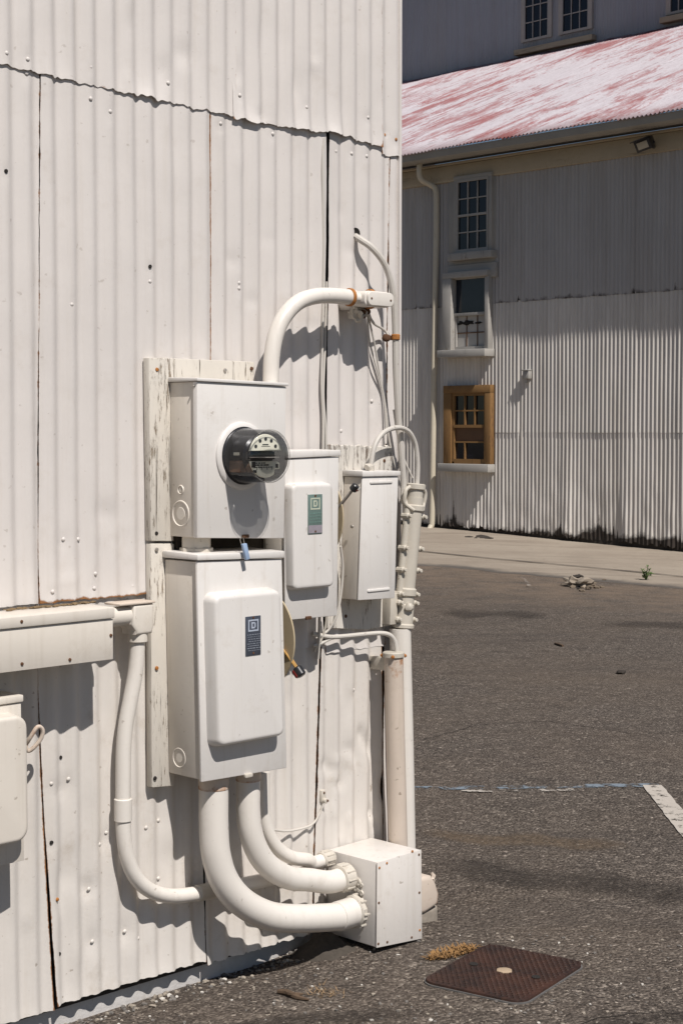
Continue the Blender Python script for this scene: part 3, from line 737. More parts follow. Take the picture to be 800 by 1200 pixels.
pl = plate_common(ms, a.x, b.x, a.z, b.z, -DP - .001, M['plate_green'], M['plate_cream'], M['plate_mid'])
w = b.x - a.x; h = b.z - a.z
MB().box(a.x + w * .02, b.x - w * .02, -DP - .0028, -DP - .001, a.z + h * .02, a.z + h * .22).build('plate_foot', M['plate_mauve'], pl)
lettering(pl, a.x + w * .1, b.x - w * .1, a.z + h * .26, a.z + h * .56, -DP - .0010, 4, plain('worn green lettering', (.16, .26, .225), .5), 8)
q = W(361, 724, D3); MB().box(q.x - .012, q.x + .010, -D3 - .006, -D3 + .003, q.z - .005, q.z + .005, .002).build('latch', M['rust_dark'], ms)
ur = max(fr[1].x, fr[2].x)
zc = W(400, 606, .12).z
h, tip, dv = handle(ms, ur + .014, -.02, zc, .150, W(414, 573, .155), (ur + .012, -.10, W(397, 599, .10).z), .01, False)
kn = MB().cyl(tip - dv * .006, tip + dv * .016, .0125, 14, 0, .003)
kn.cyl(tip + dv * .002 + Vector((.003, -.002, -.005)), tip + dv * .015 + Vector((.003, -.002, -.005)), .0095, 12, 1, .003)
kn.box(tip.x + .001, tip.x + .014, tip.y - .017, tip.y - .004, tip.z - .004, tip.z + .005, .002, 2)
kn.build('knob', [M['black'], M['red'], M['board_in']], h)

# narrow right box
rb = thing('wiring_box', 'narrow plain white box with arched cable on its top', 'electrical box', NEAR, W(440, 703, .08))
D4 = .108
fr = wq((424.5, 559), (466.5, 558), (462.5, 701), (419.5, 703.5), D4)
MB().qbox([(p.x + (.002 if i in (0, 3) else -.002), -D4 + .006, p.z) for i, p in enumerate(fr)], -.027, .003).build('body', M['box_old_bounce'], rb)
MB().qbox(fr, -D4 + .005, .0025).build('front_cover', M['box'], rb)
a, b = W(424, 552, D4), W(467.5, 552, D4)
MB().hexa([(a.x - .002, -D4 - .005, fr[3].z + .001), (b.x + .002, -D4 - .005, fr[2].z + .001), (b.x + .002, -D4 - .005, b.z), (a.x - .002, -D4 - .005, a.z), (a.x - .002, -.027, fr[3].z + .001), (b.x + .002, -.027, fr[2].z + .001), (b.x + .002, -.027, b.z + .002), (a.x - .002, -.027, a.z + .002)], .002).build('top_cap', M['box'], rb)
for (x0, x1, y) in ((433, 459, 565.5), (430, 456, 692.5)):
    a = W(x0, y, D4); b = W(x1, y - .4, D4)
    MB().prism(rrect(a.x, b.x, a.z - .004, a.z + .004, .0035, 4), -D4 - .0035, -D4 + .001, .0015, 0, 2).build('pressed_rib', M['box'], rb)
us = fr[0].x + .002
q = WU(412.5, 617, us); MB().lathe((us, q.y, q.z), (-1, 0, 0), [(.006, 0), (.005, .004), (.001, .005)], 12).build('screw', M['steel'], rb)

# ------------------------------------------------------------------ conduits and cables
def P(L): return [W(x, y, d) for x, y, d in L]
ac = thing('conduit', 'white conduit arching from the meter box top to a wall fitting', 'conduit', NEAR, W(318, 447, .09))
MB().tube(P([(317.5, 462, .09), (317.5, 440, .09), (318.5, 418, .09), (323, 393, .09), (333, 371, .092), (349, 354.5, .095), (368, 347.5, .097), (388, 346.5, .098), (412, 348.5, .098)]), .0235, 22, 0, 8).build('pipe', M['pipe'], ac)
a, b = W(409, 348.3, .098), W(433, 350.5, .098); dv = (b - a).normalized()
MB().cyl(a - dv * .004, a + dv * .008, .0275, 24, 0, .002).build('rust_ring', M['rust'], ac)
MB().cyl(a + dv * .006, b, .0145, 26, 0, .003).build('coupling', M['pipe'], ac)
MB().cyl(b - dv * .006, b + dv * .006, .0305, 24, 0, .002).build('rust_ring', M['rust'], ac)
a, b = W(426, 340, .125), W(457.5, 361, .125); 
fx = MB().prism(rrect(a.x + .004, b.x, b.z, a.z, .017, 6), -.126, -.045, .003, 0, 3)
fx.cyl((a.x + .03, -.06, .5 * (a.z + b.z)), (a.x + .03, -.004, .5 * (a.z + b.z)), .030, 20)
fit = fx.build('fitting_body', M['pipe'], ac)
MB().prism(rrect(a.x + .010, b.x + .004, b.z + .003, a.z - .003, .0165, 7), -.135, -.1262, .0018, 0, 3).build('cover_plate', M['pipe'], fit)
for x in (a.x + .024, b.x - .010):
    MB().lathe((x, -.134, .5 * (a.z + b.z) + (.0 if x < a.x + .03 else -.002)), (0, -1, 0), [(.004, 0), (.003, .0025), (.001, .003)], 10).build('screw', M['rust_dark'], fit)
a = W(419, 368, .06)
MB().ball(a, .022, 0, 3, (1, 1, .8), 1.1).ball(a + Vector((.020, -.004, .006)), .016, 1, 3, (1.2, 1, .8), 1.1).ball(a + Vector((-.016, -.004, .012)), .012, 0, 3, (1, 1, 1.2), 1.0).build('caulk_lump', [M['fitting'], M['rust_dark']], ac)

def cable(name, label, pts, r, mat='cable', seg=10, cat='cable', group=None):
    p = P(pts); base = p[-1].copy()
    mb = MB().tube(p, r, seg, 0, 7)
    return tag(mb.build(name, M[mat], None, NEAR, base), label, cat, 'thin wires on the shed wall' if cat == 'wire' else 'painted cables on the shed wall')
cable('cable', 'thick white cable curving out of a black wall hole down to the corner tube', [(414, 275, -.015), (417, 277.5, .006), (424, 282, .03), (434, 289, .05), (445, 301, .062), (453, 315, .066), (458.5, 334, .068), (461.5, 356, .068), (463, 390, .066), (463.5, 430, .062), (466, 480, .056), (470, 530, .052), (472.5, 565, .050), (472.5, 585, .052), (477, 594, .06)], .0105)
hl = W(416.5, 275, .008); tag(MB().lathe((hl.x, -.001, hl.z + .004), (0, -1, 0), [(.019, 0), (.017, .010), (.012, .0075), (.001, .005)], 16).build('hole_disc', M['dark'], None, NEAR, hl), 'dark disc standing in for the wall hole where the thick cable comes out', 'hole disc')  # dark disc painted in place of the unlit hole
cs = thing('cable_strap', 'rusty orange strap clamping the thick cable at the shed corner', 'strap', NEAR, W(458, 395, .05))
a = W(463.3, 395, .066)
MB().cyl(a + Vector((0, 0, -.009)), a + Vector((0, 0, .009)), .014, 16, 0, .002).build('band', M['rust'], cs)
q = W(452.5, 396, .045); MB().ball(q, .013, 0, 2, (1, 1, 1), .3).box(q.x - .004, q.x + .02, q.y - .012, q.y - .006, q.z - .007, q.z + .007, .002).build('bolt', M['rust_dark'], cs)
cable('cable', 'short white cable arching from the narrow box top into the corner tube', [(434, 556, .09), (435, 541, .088), (439, 522, .086), (447, 509, .084), (458, 502.5, .082), (470, 501.5, .08), (480, 507.5, .078), (486.5, 521, .076), (489, 540, .075), (489, 556, .074), (488, 572, .073)], .0078)
q = W(433.8, 548.5, .09); MB_ = MB().cyl((q.x, -.09, q.z - .02), (q.x, -.09, q.z + .010), .0125, 12, 0, .002).ball((q.x - .01, -.09, q.z + .004), .012, 0, 2, (1, 1, .8), .8)
tag(MB_.build('cable_gland', M['fitting'], None, NEAR, q), 'lumpy sealed cable gland on top of the narrow box', 'gland')
cable('wire', 'thin white wire looping from the conduit fitting to the rusty strap', [(431, 364, .05), (434, 373, .045), (439, 380, .04), (446, 384, .035), (452, 389, .035), (456, 394, .045)], .0042, 'cable', 8, 'wire')
cable('wire', 'thin pale wire hanging straight from the conduit fitting beside the corner', [(430.5, 366, .045), (434, 382, .03), (439, 405, .022), (445, 440, .02), (452, 480, .02), (455, 510, .022), (461, 540, .025), (466, 556, .03)], .0032, 'cable', 8, 'wire')
cable('wire', 'slack pale wire bowing down from the conduit fitting to the plywood top', [(430, 367, .04), (433, 400, .022), (441, 432, .02), (449, 465, .02), (452, 500, .02), (452, 520, .03)], .0028, 'cable', 8, 'wire')
cable('wire', 'thin wire slanting behind the arched cable at the corner', [(461, 480, .03), (466, 512, .035), (474, 540, .05), (483, 560, .06)], .0032, 'cable', 8, 'wire')
# wires in the open seam
cable('wire', 'thin white wire running up the open sheet seam above the middle switch box', [(378.5, 162, .014), (378, 200, .018), (378.5, 260, .016), (378.8, 320, .016), (377.6, 400, .016), (376.8, 450, .02), (378.6, 490, .022), (378.4, 532, .024)], .0042, 'cable', 8, 'wire')
cable('wire', 'second white wire crossing its twin in the seam above the middle switch box', [(382.5, 330, .006), (381.0, 400, .01), (378.8, 460, .02), (381.5, 500, .024), (382, 532, .024)], .0036, 'cable', 8, 'wire')
# tangle below
cable('wire', 'thin white wire dangling between middle and narrow boxes', [(399, 640, .06), (401.5, 665, .055), (399.5, 695, .05), (394, 722, .045), (385, 738, .03), (374, 745, .02), (369, 742, .012)], .0040, 'cable', 8, 'wire')
cable('wire', 'pale wire dropping under the middle switch box into the seam', [(374.5, 715, .04), (374, 735, .03), (373.5, 755, .02), (372.5, 772, .012)], .0048, 'cable', 8, 'wire')
cable('wire', 'short dirty wire bent under the middle switch box corner', [(383, 712, .045), (381.5, 732, .035), (377, 748, .025), (371, 758, .018), (368, 764, .010)], .0036, 'fitting', 8, 'wire')
cable('cable', 'white cable running level from the seam and bending into the capped pipe', [(366, 742, .015), (375, 744.5, .022), (388, 746.5, .03), (405, 745.5, .04), (425, 743.5, .055), (445, 742, .075), (456, 744, .088), (462, 750.5, .094), (464.5, 760, .098), (464.5, 768, .098)], .0072)
cable('wire', 'short white wire end twisted beneath the level cable', [(367, 757, .015), (377, 753.5, .02), (386, 749, .028), (393, 747, .034)], .0050, 'cable', 8, 'wire')

# corner tube (cable closure), rusty pipe, white riser
wr_ = thing('riser_pipe', 'tall smooth white pipe at the shed corner below the bolted tube', 'pipe', NEAR, W(474, 1000, .05))
MB().tube(P([(468.5, 736, .052), (470, 800, .052), (472, 880, .053), (474.5, 1010, .054), (475, 1040, .054)]), .0345, 26, 0, 4).build('pipe', M['pipe'], wr_)
rp_ = thing('capped_pipe', 'rust stained white pipe with flanged cap left of the smooth corner pipe', 'pipe', NEAR, W(467, 1000, .098))
MB().tube(P([(461, 765, .098), (462.5, 840, .098), (464.5, 920, .098), (466.5, 1000, .098)]), .0300, 26, 0, 5, wear=lambda t: .46 * max(0, 1 - t * 1.9) ** .8).build('pipe', M['pipe_rust'], rp_)
a = W(460.8, 769, .098)
MB().cyl(a + Vector((0, 0, -.004)), a + Vector((0, 0, .014)), .0345, 24, 0, .003).build('cap', M['closure'], rp_)
for t in range(4):
    an = R(40 + 90 * t); q = a + Vector((.036 * math.cos(an), .036 * math.sin(an), .002)); MB().ball(q, .0065, 0, 1).build('bolt', M['rust'], rp_)
q = W(452, 775, .07); MB().box(q.x - .004, q.x + .010, -.098, -.002, q.z - .03, q.z + .012, .003).build('bracket', M['closure'], rp_)

cl = thing('cable_closure', 'cream bolted cable closure tube leaning at the shed corner', 'cable closure', NEAR, W(471, 735, .055))
A0 = W(471.5, 736, .055); A1 = W(487.5, 566, .072)
def ax(t): return A0.lerp(A1, t)
dv = (A1 - A0).normalized()
MB().tube([ax(.10), ax(.90)], .0275, 24, 0, 0).build('tube', M['closure'], cl)
sdv = dv.cross(Vector((0, -1, 0))).normalized()   # sideways in the wall plane
if sdv.x > 0: sdv = -sdv
MB().tube([ax(.18) + sdv * .030, ax(.84) + sdv * .030], .0115, 12, 0, 0).build('seam_rib', M['closure'], cl)
MB().lathe(ax(0), dv, [(.030, 0), (.036, .003), (.036, .012), (.031, .016), (.030, .075), (.024, .082), (.024, .098), (.033, .106), (.033, .125), (.028, .13)], 24).build('lower_collar', M['closure'], cl)
MB().lathe(ax(.80), dv, [(.028, 0), (.0325, .006), (.0325, .020), (.025, .026), (.025, .070), (.031, .074), (.031, .088), (.026, .091)], 24).build('upper_collar', M['closure'], cl)
for sgn in (-1, 1):
    mid = ax(.90) + sdv * sgn * .040
    MB().tube([ax(.975) + sdv * sgn * .022, mid + dv * .022 + sdv * sgn * .004, mid + sdv * sgn * .008, mid - dv * .022 + sdv * sgn * .003, ax(.81) + sdv * sgn * .020 + Vector((0, -.02, 0))], .0065, 10, 0, 5).build('clamp_loop', M['closure'], cl)
for t in (.06, .175, .235, .40, .55, .77):
    for sgn in (-1, 1):
        c0 = ax(t) + sdv * sgn * .036
        mbb = MB().cyl(c0 + Vector((0, .014, 0)), c0 + Vector((0, -.016, 0)), .0095, 8, 0, .002)
        mbb.cyl(c0 + Vector((0, -.014, 0)), c0 + Vector((0, -.026, 0)), .0062, 8, 0, .001)
        mbb.hexa([c0 + sdv * -sgn * .014 + dv * a_ + Vector((0, b_, 0)) for a_, b_ in ((-.007, -.006), (.007, -.006), (.007, .006), (-.007, .006))] + [c0 + dv * a_ + Vector((0, b_, 0)) for a_, b_ in ((-.007, -.006), (.007, -.006), (.007, .006), (-.007, .006))])
        mbb.build('clamp_bolt', M['closure'], cl)
q0 = ax(.12) + sdv * .055
MB().hexa([q0 + Vector((-.016, -.005, -.045)), q0 + Vector((.018, -.005, -.045)), q0 + Vector((.020, -.005, .055)), q0 + Vector((-.012, -.005, .055)), q0 + Vector((-.016, .03, -.045)), q0 + Vector((.018, .03, -.045)), q0 + Vector((.020, .03, .055)), q0 + Vector((-.012, .03, .055))], .003).build('bracket', M['closure'], cl)
MB().ball(ax(.15) + Vector((-.012, -.03, 0)), .014, 0, 2, (1, 1, 1), .3).build('port', M['closure'], cl)

# ------------------------------------------------------------------ pull box and sweeps
pb = thing('pull_box', 'low white metal box with screwed front where the big conduits end', 'electrical box', NEAR, W(468, 1105, .2))
D5 = .225
fr = wq((442, 1011), (493.5, 995.5), (494.5, 1100), (441, 1111), D5)
MB().qbox([(p.x + (.002 if i in (0, 3) else -.002), -D5 + .004, p.z) for i, p in enumerate(fr)], -.012, .003).build('body', M['pull'], pb)
MB().qbox(fr, -D5 + .003, .002).build('front_cover', M['pull'], pb)
for i, (px, py) in enumerate(((444.3, 1017), (443.6, 1058), (443, 1106), (453, 1011.5), (490.5, 1001.5), (491, 1046), (491.5, 1090), (453.5, 1104), (482, 1098.5), (483, 997.8))):
    q = W(px, py, D5); MB().lathe((q.x, -D5 + .001, q.z), (0, -1, 0), [(.0042, 0), (.0036, .0025), (.001, .0035)], 10).build('screw', M['rust'] if i % 3 == 0 else M['rust_dark'], pb)
ub = fr[0].x + .002
fj = MB()
ends = {}
for k, (px, py, r_) in enumerate(((421, 1066, .043), (411, 1026, .037), (391, 1004, .0215))):
    q = WU(px, py, ub); ends[k] = (-q.y, q.z, r_)
for k in range(14):
    q = WU(423 + 4 * math.sin(k * 2.1) - 3, 1034 + k * 3.2, ub); fj.ball(q, random.uniform(.005, .012), 0, 2, (.45, 1, 1.3), .9)
fj.build('caulk_lump', M['fitting'], pb)

def sweep(label, start, path, end, r, nut):
    d, z, _ = end
    t = thing('conduit', label, 'conduit', NEAR, W(*start))
    pts = P([start] + path) + [Vector((ub - .09, -d, z + (-.002))), Vector((ub - .01, -d, z))]
    MB().tube(pts, r, 26, 0, 7).build('pipe', M['pipe'], t)
    if nut == 'hub':
        MB().cyl((ub - .095, -d, z - .001), (ub - .030, -d, z), r * 1.07, 28, 0, .002).build('coupling', M['pipe'], t)
        MB().cyl((ub - .034, -d, z), (ub - .012, -d, z), r * 1.24, 10, 0, .004).build('locknut', M['fitting'], t)
        for k in range(8):
            a = 2 * PI * k / 8; MB().box(ub - .03, ub - .008, -d + r * 1.22 * math.cos(a) - .003, -d + r * 1.22 * math.cos(a) + .003, z + r * 1.22 * math.sin(a) - .003, z + r * 1.22 * math.sin(a) + .003, .001).build('lug', M['fitting'], t)
    else:
        MB().lathe((ub - .055, -d, z), (1, 0, 0), [(r * 1.02, 0), (r * 1.18, .003), (r * 1.18, .018), (r * 1.22, .020), (r * 1.22, .040), (r * 1.06, .046)], 28).build('coupling', M['fitting'], t)
        for k in range(10):
            a = 2 * PI * k / 10; c0 = Vector((ub - .048, -d + r * 1.21 * math.cos(a), z + r * 1.21 * math.sin(a)))
            MB().box(c0.x, c0.x + .032, c0.y - .002, c0.y + .002, c0.z - .002, c0.z + .002, .0006).build('lug', M['fitting'], t)
    return t
e0, e1, e2 = ends[0], ends[1], ends[2]
t1 = sweep('fattest white conduit sweeping from the tall switch box to the low box', (250.5, 895, .112), [(250.5, 925, .112), (250.5, 965, .112), (253, 1000, .114), (262, 1030, .118), (279, 1053, .124), (304, 1069, .132), (335, 1076, .140)], e0, .0415, 'hub')
q = W(250.5, 922, .112); mb = MB().cyl(q + Vector((0, 0, -.006)), q + Vector((0, 0, .03)), .043, 26, 0, .002)
for i, v in enumerate(mb.v): mb.wear[i] = .55 if v.z < q.z + .01 else .2
mb.build('rust_ring', M['pipe_rust'], t1)
t2 = sweep('second thick white conduit sweeping inside the fattest one to the low box', (291, 890, .100), [(291, 920, .100), (291, 950, .100), (294, 976, .101), (303, 1000, .102), (318, 1018, .104), (340, 1029, .106), (362, 1031, .107)], e1, .0345, 'nut')
q = W(291, 914, .100); mb = MB().cyl(q + Vector((0, 0, -.002)), q + Vector((0, 0, .03)), .036, 26, 0, .002)
for i, v in enumerate(mb.v): mb.wear[i] = .48 if v.z < q.z + .01 else .2
mb.build('rust_ring', M['pipe_rust'], t2)
t3 = sweep('thinnest of the three white conduits curving into the low box back', (308, 905, .045), [(308, 935, .045), (309.5, 957, .045), (315, 978, .046), (326, 995, .047), (342, 1005, .048), (360, 1007.5, .049)], e2, .0205, 'nut')

hb = thing('pipe_stub', 'rust edged white pipe elbow sticking out behind the low box', 'pipe', NEAR, W(503, 1085, .08))
def poly_px(pts, d): return [(W(x, y, d).x, W(x, y, d).z) for x, y in pts]
mb = MB().prism(poly_px([(478, 1030), (494.7, 1027), (503.5, 1026), (508.7, 1034), (512.5, 1046), (511.5, 1059), (502.6, 1065.5), (495.6, 1070), (478, 1074)], .12), -.13, -.04, .014, 0, 3)
for i, v in enumerate(mb.v): mb.wear[i] = .60 * sst(W(502, 1045, .12).x, W(512, 1045, .12).x, v.x) + .05
mb.build('elbow', M['pipe_rust'], hb)
MB().prism(poly_px([(478, 1067), (503, 1064), (511, 1061), (511.5, 1084), (507, 1093), (495, 1097), (478, 1098)], .11), -.12, -.05, .012, 0, 3).build('stub', plain('dirty mortar', (.26, .225, .185), .9, 0, .45, 25, .8), hb)
q = W(506, 1029, .10); MB().ball(q, .010, 0, 3, (1, 1, 1.5), 1.0).build('torn_edge', M['pipe_rust'], hb)

# left conduit with offset, sleeve and low run
lc = thing('conduit', 'slim white conduit bending down from the wireway elbow and along the wall foot', 'conduit', NEAR, W(146, 985, .05))
MB().tube(P([(161.5, 735, .062), (161, 760, .06), (158.5, 790, .058), (153, 820, .054), (147.5, 850, .05), (145, 880, .048), (144.5, 915, .047), (144.5, 950, .046), (145.5, 980, .046), (150, 1007, .046), (160, 1029, .046), (177, 1044, .045), (200, 1050, .043), (225, 1048, .041), (250, 1043.5, .039), (285, 1036.5, .036), (335, 1026, .036)]), .0208, 22, 0, 7).build('pipe', M['pipe'], lc)
a, b = W(144.5, 935.5, .047), W(144.5, 962, .046)
MB().cyl(a, b, .0245, 24, 0, .002).build('sleeve', M['pipe'], lc)
a, b = W(231, 1047, .041), W(252, 1043, .039); MB().cyl(a, b, .0235, 24, 0, .002).build('sleeve', M['fitting'], lc)

# wireway trough and its elbow
tr_ = thing('wireway', 'long white metal wireway trough fixed level on the wall at left', 'wireway', NEAR, W(60, 775, .08))
D6 = .142
xl = -2.5
a, b = W(132.5, 722, D6), W(132.5, 772.5, D6)
MB().box(xl, a.x - .002, -D6 + .003, -.012, b.z + .002, a.z - .004, .003).build('trough', M['box_old_bounce'], tr_)
MB().box(xl, a.x, -D6, -D6 + .0028, b.z, a.z - .007, .001).build('front_cover', M['box_old_bounce'], tr_)
t0 = W(132.5, 711.5, D6)
MB().box(xl, a.x + .003, -D6 - .006, -.012, a.z - .005, t0.z, .0035).build('lid', M['box_old_bounce'], tr_)
for px, py in ((130.0, 744.5), (82, 773), (26, 778), (24, 724.5)):
    q = W(px, py, D6); z = min(max(q.z, b.z + .008), a.z + .01)
    MB().lathe((q.x, -D6 - (.005 if z > a.z - .006 else 0), z), (0, -1, 0), [(.0045, 0), (.0038, .003), (.001, .004)], 10).build('screw', M['rust_dark'], tr_)
mb = MB()
for k in range(70):
    u = lerp(W(0, 700).x, W(105, 700).x, random.random() ** .8); mb.ball((u, -.016 - random.random() * .02, t0.z + .003), random.uniform(.002, .008), 0, 1, (1.6, .9, .6), .8)
tag(mb.build('debris', plain('leaf litter', (.17, .115, .06), .9, 0, .5, 70, .6), None, NEAR, W(50, 708, .03)), 'brown dirt and flakes gathered on the wireway lid along the wall', 'debris', kind='stuff')
we = thing('conduit_elbow', 'white angular conduit elbow with rusty top at the wireway end', 'conduit elbow', NEAR, W(160, 730, .06))
q0 = W(128, 720, .062); q1 = W(161.5, 720, .062)
MB().cyl((a.x - .004, -.062, q1.z), (q1.x - .01, -.062, q1.z), .0270, 24).build('hub', M['box_old_bounce'], we)
el = [(q1.x - .036, q1.z + .030), (q1.x + .033, q1.z + .030), (q1.x + .035, q1.z - .030), (q1.x + .028, q1.z - .052), (q1.x - .028, q1.z - .052), (q1.x - .028, q1.z - .040), (q1.x - .042, q1.z - .022)]
MB().prism(el, -.092, -.030, .010, 0, 3).build('elbow_body', M['box_old_bounce'], we)
mb = MB().box(q1.x - .085, q1.x + .037, -.094, -.026, q1.z + .031, q1.z + .037, .002)
for i in range(len(mb.v)): mb.wear[i] = .18
mb.build('top_plate', M['pipe_rust'], we)
MB().cyl((q1.x, -.062, q1.z - .075), (q1.x, -.062, q1.z - .048), .0265, 24, 0, .002).build('hub', M['box_old_bounce'], we)

# partial switch box at the left edge
ls = thing('switch_box', 'partly seen white switch box with rounded cover under the wireway', 'switch box', NEAR, W(0, 1010, .08))
D7 = .105
a, b = W(24.5, 822, D7), W(28, 1007.5, D7)
MB().hexa([(-1.56, -D7 + .004, b.z), (b.x, -D7 + .004, b.z), (a.x, -D7 + .004, a.z), (-1.56, -D7 + .004, a.z), (-1.56, -.012, b.z), (b.x - .004, -.012, b.z), (a.x - .004, -.012, a.z), (-1.56, -.012, a.z)], .003).build('body', M['box_old_bounce'], ls)
MB().hexa([(-1.56, -D7, b.z - .002), (b.x + .002, -D7, b.z - .002), (a.x + .001, -D7, a.z - .004), (-1.56, -D7, a.z - .004), (-1.56, -D7 + .0035, b.z - .002), (b.x + .002, -D7 + .0035, b.z - .002), (a.x + .001, -D7 + .0035, a.z - .004), (-1.56, -D7 + .0035, a.z - .004)], .001).build('front_cover', M['box_old_bounce'], ls)
c0 = W(26, 814, D7)
MB().box(-1.565, c0.x + .002, -D7 - .005, -.012, a.z - .001, c0.z, .003).build('top_cap', M['box_old_bounce'], ls)
DP = D7 + .050
q0 = W(34, 984, DP); q1 = W(33, 838, DP)
c = [Vector((-1.53, -DP, q0.z)), Vector((q0.x, -DP, q0.z)), Vector((q1.x - .002, -DP, q1.z)), Vector((-1.53, -DP, q1.z))]
pan(ls, c, D7, DP, .030, .004, 'box_old_bounce')
h0 = P([(31, 872, .06), (36, 864, .075), (43, 853, .085), (47.5, 852, .085), (50.5, 857, .085), (48, 866, .08), (40, 876, .07), (34, 880, .06), (31, 877, .06), (31, 872, .06)])
mb = MB().tube(h0, .0055, 10, 0, 5, caps=False)
for i in range(len(mb.v)): mb.wear[i] = .42
mb.build('hasp', M['pipe_rust'], ls)

# clip and wire low on the wall
cp = thing('wire_clip', 'small rusted white clip on the wall above the low box', 'clip', NEAR, W(378, 936, .02))
q = W(377.5, 930, .012); MB().box(q.x - .010, q.x + .010, -.020, -.004, q.z - .024, q.z + .012, .003).build('clip_body', M['fitting'], cp)
q2 = W(380, 938, .02); MB().cyl((q2.x, -.006, q2.z), (q2.x, -.030, q2.z), .0085, 12, 0, .002).build('tip', M['fitting'], cp)
MB().ball((q2.x + .004, -.030, q2.z), .0045, 0, 1).ball((q.x, -.020, q.z + .004), .004, 0, 1).build('rust_spot', M['rust_dark'], cp)
cable('wire', 'thin white wire sagging from the clip to the thin conduit', [(309, 966, .05), (316, 971, .035), (335, 974, .022), (357, 970, .018), (368, 964, .018), (375, 952, .018), (379, 942, .022)], .0034, 'cable', 8, 'wire')
cable('wire', 'short dark wire hook hanging behind the second thick conduit', [(304, 925, .012), (306, 933, .014), (309, 941, .016), (312, 944, .016)], .0032, 'gutter', 8, 'wire')

# ================================================================== GROUND
def gz(X, Y):
    v = (X + Y) * S; u = (X - (Y - 26)) * S
    t = sst(11.0, 17.8, v)
    far = .085 - (max(-3, min(12, u)) - 2.1) / 4.3 * .133
    z = far * t
    # dip and heaped edge along the foot of the near wall
    dw = -((-X) * S + (Y - 5.02) * S)          # distance in front of the near wall
    un = X * S + (Y - 5.02) * S
    if un < .8:
        z += -.036 * math.exp(-max(dw, 0) / .22) * (1 - sst(.3, .8, un))
        z += .030 * math.exp(-((dw - .06) / .12) ** 2) * sst(-.35, -.02, un) * (1 - sst(.15, .5, un))
    z += .004 * nz(X * 2.5, Y * 2.5) * (1 - sst(9, 14, Y)) + .012 * nz(X * .35, Y * .35, 5) * sst(5, 9, Y)
    return z
def axis(lo, hi, a, b, fine, grow=1.22):
    c = [a]
    while c[-1] < b: c.append(c[-1] + fine)
    st = fine
    while c[-1] < hi: st *= grow; c.append(c[-1] + st)
    st = fine; L = [a]
    while L[-1] > lo: st *= grow; L.append(L[-1] - st)
    return list(reversed(L[1:])) + c
XS = axis(-220, 220, -1.6, 1.8, .03); YS = axis(-120, 400, 3.2, 7.6, .03, 1.10)
V = [(x, y, gz(x, y)) for y in YS for x in XS]; nx = len(XS)
wr = []
for y in YS:
    for x in XS:
        v = (x + y) * S
        wr.append(sst(10.5, 13.4, v) * .9)
F = [(j * nx + i, j * nx + i + 1, (j + 1) * nx + i + 1, (j + 1) * nx + i) for j in range(len(YS) - 1) for i in range(nx - 1)]
o = MB().add(V, F, 0, wr).build('asphalt_ground', M['asphalt'], fix=False, ang=80); tag(o, kind='structure')
# concrete apron before the warehouse, in far wall coordinates
V = []; F = []; wr = []; NU, NV = 150, 26
for j in range(NV + 1):
    for i in range(NU + 1):
        u = lerp(-9, 16, i / NU)
        edge = -4.55 + .35 * nz(u * .5, 2) + .12 * nz(u * 2.3, 7) + .35 * sst(2.6, 5.5, u) 
        y = lerp(edge, .3, j / NV)
        p = FAR @ Vector((u, y, 0)); z = gz(p.x, p.y) + .012 - (.010 if j == 0 else 0)
        V.append((p.x, p.y, z)); wr.append(.75 * math.exp(-(y - edge) / .40))
for j in range(NV):
    for i in range(NU):
        a = j * (NU + 1) + i; F.append((a, a + 1, a + NU + 2, a + NU + 1))
o = MB().add(V, F, 0, wr).build('concrete_apron', M['concrete'], fix=False, ang=80); tag(o, kind='structure')
def strip(name, a, b, w0, mat, lift, n=24, wob=.006):
    a = Vector(a); b = Vector(b); dv = (b - a).normalized(); sd = Vector((-dv.y, dv.x, 0)); V = []; F = []
    for i in range(n + 1):
        p = a.lerp(b, i / n)
        for s_ in (-.5, .5):
            q = p + sd * (w0 * s_ + wob * nz(i * .8, s_ * 9, a.x)); V.append((q.x, q.y, gz(q.x, q.y) + lift))
    for i in range(n): F.append((2 * i, 2 * i + 2, 2 * i + 3, 2 * i + 1))
    o = MB().add(V, F).build(name, M[mat], fix=False); tag(o, kind='structure'); return o
strip('painted_line', G(380, 926), G(772, 922), .07, 'mark_blue', .004)
strip('painted_line', G(540, 929), G(672, 927.5), .045, 'mark_white_worn', .006)
strip('painted_line', G(763, 922), G(830, 1003), .088, 'mark_white', .005)
strip('painted_line', G(613, 677), G(621, 688), .035, 'mark_white_worn', .022)
def soft_mat(name, c, top):
    t = NT(name)
    f = t.math('ADD', t.math('MULTIPLY', t.noise(5, 8, .75), .7), t.math('MULTIPLY', t.attr('wear'), .75))
    a_ = t.math('MULTIPLY', t.ramp(f, [(.52, 0.0), (1.0, 1.0)]), top)
    g = t.vor(78, out='Color')
    t.col(t.mix(g, tuple(x * .55 for x in c), tuple(x * 1.5 for x in c))); t.set(Roughness=.9, Specular_IOR_Level=.2, Alpha=a_); return t.m
M['stain_dark'] = soft_mat('oil darkened asphalt', (.040, .034, .030), .34)
M['stain_tan'] = soft_mat('tan dust on asphalt', (.19, .135, .085), .28)
